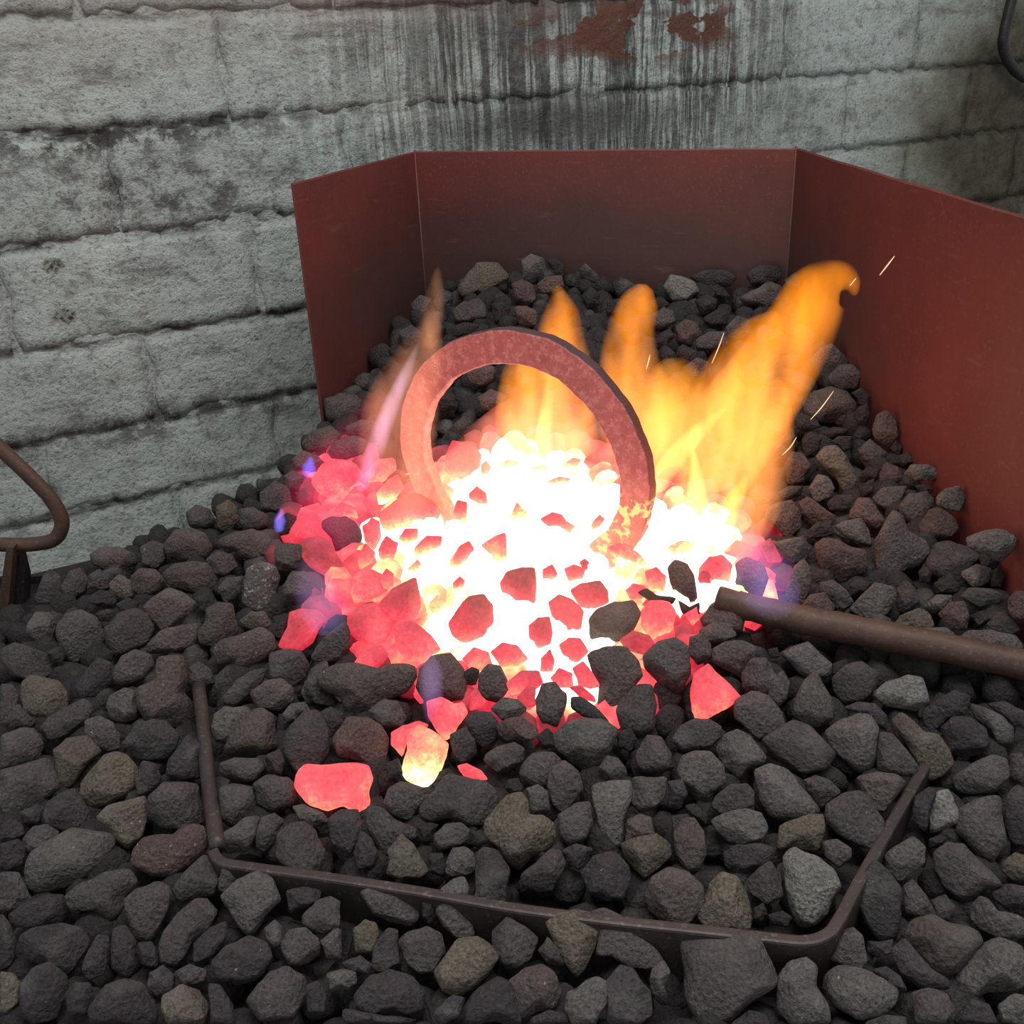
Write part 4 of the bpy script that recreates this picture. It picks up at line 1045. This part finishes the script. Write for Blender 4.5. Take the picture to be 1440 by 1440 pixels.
def build_bars():
    px = [(1008, 858), (1060, 873), (1130, 890), (1220, 907), (1330, 930), (1440, 954)]; P = [on_heap(x, y) + (0, 0, .010) for x, y in px]
    L = np.polyfit(range(6), np.array(P)[:, 2], 1); P = [np.array([p[0], p[1], L[0] * i + L[1] + .003]) for i, p in enumerate(P)]; P.append(P[-1] + (P[-1] - P[-2]) * 1.1)
    rod('steel_bar', P, [.0115, .0130, .0135, .0133, .0130, .0130], M_RUST, 'rusty round steel bar lying across the coke with one end in the fire', 'bar')
    h = tag(empty('bent_handle', tuple(at_y(14, 766, 1.10))), 'rusty bent round bar on a small upright steel bracket beside the coke', 'handle')
    px = [(-46, 582), (0, 630), (42, 670), (72, 702), (87, 733), (78, 757), (50, 765), (10, 766), (-60, 763)]
    V, Fc = tube(smooth_path([at_y(x, y, 1.10 if i else 1.10) for i, (x, y) in enumerate(px)], 8), .0088, 16, up=(0, 1, 0)); child('bar', V, Fc, M_RUST, h, True)
    def plate(name, px, y0, y1, mat):
        n = len(px); V = [at_y(x, y, y0) for x, y in px]; V += [v + (0, y1 - y0, 0) for v in V]
        child(name, V, [tuple(range(n)), tuple(range(n, 2 * n))[::-1]] + [(i, n + i, n + (i + 1) % n, (i + 1) % n) for i in range(n)], mat, h)
    plate('bracket', [(9, 770), (23, 770), (34, 815), (32, 930), (-14, 930)], 1.098, 1.118, M_DARK)
    plate('bracket_edge', [(9, 770), (19, 770), (5, 930), (-14, 930)], 1.082, 1.0975, M_RUST)
    P = [on_plane(x, y, WALL_P + WALL_N * .035, WALL_N) for x, y in ((1436, -60), (1424, -5), (1413, 42), (1411, 66), (1421, 91), (1442, 109), (1480, 118))]
    rod('hanging_hook', P, .0115, M_DARK, 'black bent iron hook hanging before the rust-stained end of the wall', 'hook', 12, tuple(WALL_N))
build_bars()

# ------------------------------------------------------------------ flames: closed bodies of glowing gas, and flying sparks
def flame_mat(name, lo, hi, s, zlo, zhi, ns=30., contrast=.9):
    m, nt, N, out = new_mat(name); g = N('NewGeometry').outputs['Position']
    z = N('MapRange', {0: N('SeparateXYZ', {0: g}).outputs[2], 1: zlo, 2: zhi}).outputs[0]
    v = N('VectorMath', {0: g, 1: (1, 1, .32)}, operation='MULTIPLY').outputs[0]
    n = N('TexNoise', {'Vector': v, 'Scale': ns, 'Detail': 2.}).outputs[0]
    c = mix(N, z, lo, hi)
    k = N('MapRange', {0: n, 1: .36, 2: .62, 3: 1 - contrast * .75, 4: 1 + contrast * .5}).outputs[0]
    e = N('Emission', {0: c, 1: math_(N, 'MULTIPLY', k, s)})
    nt.links.new(e.outputs[0], out.inputs['Volume']); return m
def flame(label, px, depth, lo, hi, amount, squash=.75, name='flame', contrast=.9):
    """px: (x, y, width) up the flame; the body stands at the depth of its foot on the heap"""
    f = on_heap(*depth); P = [at_y(x, y, f[1]) for x, y, w in px]; R = [w / 2 / F * np.linalg.norm(p - CAM) for p, (x, y, w) in zip(P, px)]
    n = len(P); S = smooth_path(P, 6); r = np.interp(np.linspace(0, n - 1, len(S)), range(n), R)
    r[0] *= .5; r[-1] *= .25
    V, Fc = tube(S, list(r), 24, squash, up=(0, -1, 0), lens=2.4); V = np.array(V); c0 = P[0]
    rgf = np.random.default_rng(len(label)); V = V + np.stack([wob(V * 16, rgf, 1, 2), wob(V * 16, rgf, 1, 2), np.zeros(len(V))], -1) * np.repeat(r, 24)[:, None] * .14
    th = 2 * max(r) * squash
    o = mesh(name, V - c0, Fc, flame_mat('flame_gas', lo, hi, amount / th, V[:, 2].min(), V[:, 2].max(), contrast=contrast), loc=c0)
    tag(o, label, 'flame', 'flames over the coke fire'); return o
PEACH, ORANGE, AMBER, YELLOW = (1, .32, .09), (1, .275, .0), (1, .33, .003), (1, .72, .16)
LILAC, BLUE = (.20, .12, .30), (.10, .14, 1.)
flame('tall orange flame leaning to the shield, its tip hooked over', [(965, 770, 60), (990, 690, 110), (1040, 595, 140), (1095, 515, 116), (1130, 452, 100), (1150, 410, 84), (1176, 392, 52), (1196, 398, 28), (1203, 416, 8)], (975, 740), PEACH, ORANGE, 1.9)
flame('broad amber side lobe of the tall flame', [(990, 690, 80), (1005, 610, 120), (1035, 535, 110), (1062, 485, 84), (1082, 455, 50), (1092, 438, 14)], (1000, 700), PEACH, ORANGE, 1.0)
flame('peach flame rising beside the dark heap on the shield side', [(1035, 785, 50), (1058, 715, 92), (1070, 650, 92), (1080, 590, 70), (1094, 530, 20)], (1040, 785), PEACH, (1, .30, .03), 1.15)
flame('upright orange flame behind the ring with a squared top', [(915, 680, 110), (908, 590, 130), (888, 525, 92), (886, 470, 72), (898, 425, 58), (909, 400, 20)], (900, 640), PEACH, ORANGE, 1.9)
flame('low amber flame with a blunt shoulder behind the ring', [(945, 670, 80), (950, 590, 110), (944, 540, 92), (936, 505, 40)], (930, 650), PEACH, AMBER, 1.1)
flame('orange flame showing above the top of the ring', [(800, 650, 90), (794, 550, 92), (790, 480, 70), (790, 440, 52), (784, 400, 10)], (795, 630), PEACH, ORANGE, 1.6)
flame('orange flame seen through the ring', [(735, 660, 70), (736, 580, 86), (740, 525, 72), (746, 470, 24)], (735, 645), PEACH, ORANGE, 1.6)
flame('thin yellow jet inside the ring', [(762, 660, 36), (767, 595, 24), (773, 540, 16), (776, 500, 5)], (764, 655), YELLOW, YELLOW, 1.1)
flame('wide rosy veil of flame behind the ring', [(740, 690, 300), (735, 635, 310), (720, 600, 260), (700, 570, 90)], (740, 680), (1, .36, .16), (1, .17, .12), 1.0, .25, contrast=.5)
flame('pale peach tongue curling up past the left limb of the ring', [(572, 730, 90), (562, 650, 110), (568, 580, 108), (588, 515, 80), (603, 468, 44), (612, 432, 10)], (575, 735), (1, .20, .11), (.80, .34, .17), .78)
flame('faint tawny wisp over the peach tongue', [(602, 490, 30), (609, 445, 36), (614, 412, 28), (616, 375, 8)], (585, 735), (.5, .2, .08), (.4, .16, .06), .40)
flame('lilac streak on the edge of the peach tongue', [(506, 690, 20), (528, 630, 30), (548, 575, 26), (568, 530, 20), (590, 480, 6)], (530, 720), (.50, .22, .50), (.62, .42, .50), .75)
flame('yellow flame spike near the fire edge on the shield side', [(1002, 775, 56), (1020, 725, 42), (1040, 690, 24), (1050, 668, 6)], (1005, 775), YELLOW, (1, .75, .02), 1.2)
flame('narrow white-yellow jet right of the ring', [(978, 760, 60), (980, 705, 36), (978, 660, 18), (972, 625, 6)], (978, 760), YELLOW, YELLOW, 1.3)
flame('slanting pale yellow streak right of the ring', [(918, 690, 36), (955, 638, 36), (985, 605, 26), (1022, 572, 8)], (930, 700), YELLOW, PEACH, .9)
flame('bright blue flamelet on the far left of the fire', [(433, 670, 16), (435, 658, 22), (438, 642, 7)], (436, 672), BLUE, BLUE, 1.1, contrast=.2)
flame('violet-blue flamelet left of the rosy coals', [(391, 748, 14), (393, 732, 18), (396, 714, 5)], (392, 750), (.2, .16, .8), (.2, .16, .8), .9, contrast=.2)
flame('faint lavender flame before the dull rose lump', [(458, 890, 40), (455, 858, 78), (442, 820, 66), (428, 785, 26)], (462, 905), (.16, .13, .36), (.22, .12, .2), .75, contrast=.4)
flame('wavering violet flame beside the steel bar', [(1112, 872, 20), (1094, 850, 72), (1072, 812, 96), (1056, 775, 66), (1046, 745, 18)], (1085, 880), (.17, .13, .45), (.34, .14, .26), .7, contrast=.5)
flame('thin lilac flame before the loose coals', [(604, 1015, 14), (606, 980, 36), (606, 945, 36), (604, 905, 10)], (604, 1020), (.16, .10, .30), (.26, .15, .26), .6, contrast=.3)
flame('magenta flame lapping the crimson coals', [(1060, 810, 50), (1042, 770, 84), (1030, 735, 40)], (1060, 815), (.5, .04, .25), (.8, .06, .2), .5, contrast=.4)
flame('rose-red flame over the coals beside the wall', [(455, 780, 70), (462, 715, 140), (480, 665, 140), (505, 615, 80), (535, 540, 18)], (470, 790), (.62, .03, .12), (.34, .02, .05), .5, .5, contrast=.4)
flame('low yellowish flame sheet hugging the white-hot coals', [(760, 935, 200), (755, 860, 420), (760, 780, 520), (775, 700, 470), (790, 640, 260)], (760, 940), (1, .40, .16), (1, .40, .14), .10, .16, contrast=.5)  # glowing haze volume added to imitate bloom over the coals, no separate flame

def spark_mat():
    m, nt, N, out = new_mat('spark'); e = N('Emission', {0: (1, .62, .34, 1), 1: 1.3}); nt.links.new(e.outputs[0], out.inputs[0]); return m
M_SPARK = spark_mat()
def spark(px, depth, w, label):
    f = on_heap(*depth); P = smooth_path([at_y(x, y, f[1]) for x, y in px], 4); m = len(P)
    V, Fc = tube([p - P[m // 2] for p in P], [w / F * (.35 + .65 * math.sin(math.pi * (i + .5) / m)) for i in range(m)], 6)
    tag(mesh('spark', V, Fc, M_SPARK, loc=P[m // 2]), label, 'spark', 'sparks flying off the fire')
spark([(1237, 387), (1248, 373), (1258, 360)], (1060, 640), 0.98, 'brightest short spark in front of the shield side panel')
spark([(1140, 590), (1156, 572), (1172, 550)], (1060, 700), 0.75, 'curved spark above the dark heap beside the tall flame')
spark([(1100, 640), (1112, 628), (1120, 615)], (1060, 700), 0.83, 'short spark just off the edge of the peach flame')
spark([(1001, 511), (1010, 490), (1018, 468)], (1000, 640), .8, 'thin upright spark before the back of the heap')
spark([(909, 519), (912, 508), (914, 499)], (900, 600), .9, 'tiny spark in the blunt amber flame')
spark([(1195, 402), (1199, 397), (1204, 391)], (1060, 640), .7, 'tiny spark off the hooked flame tip')
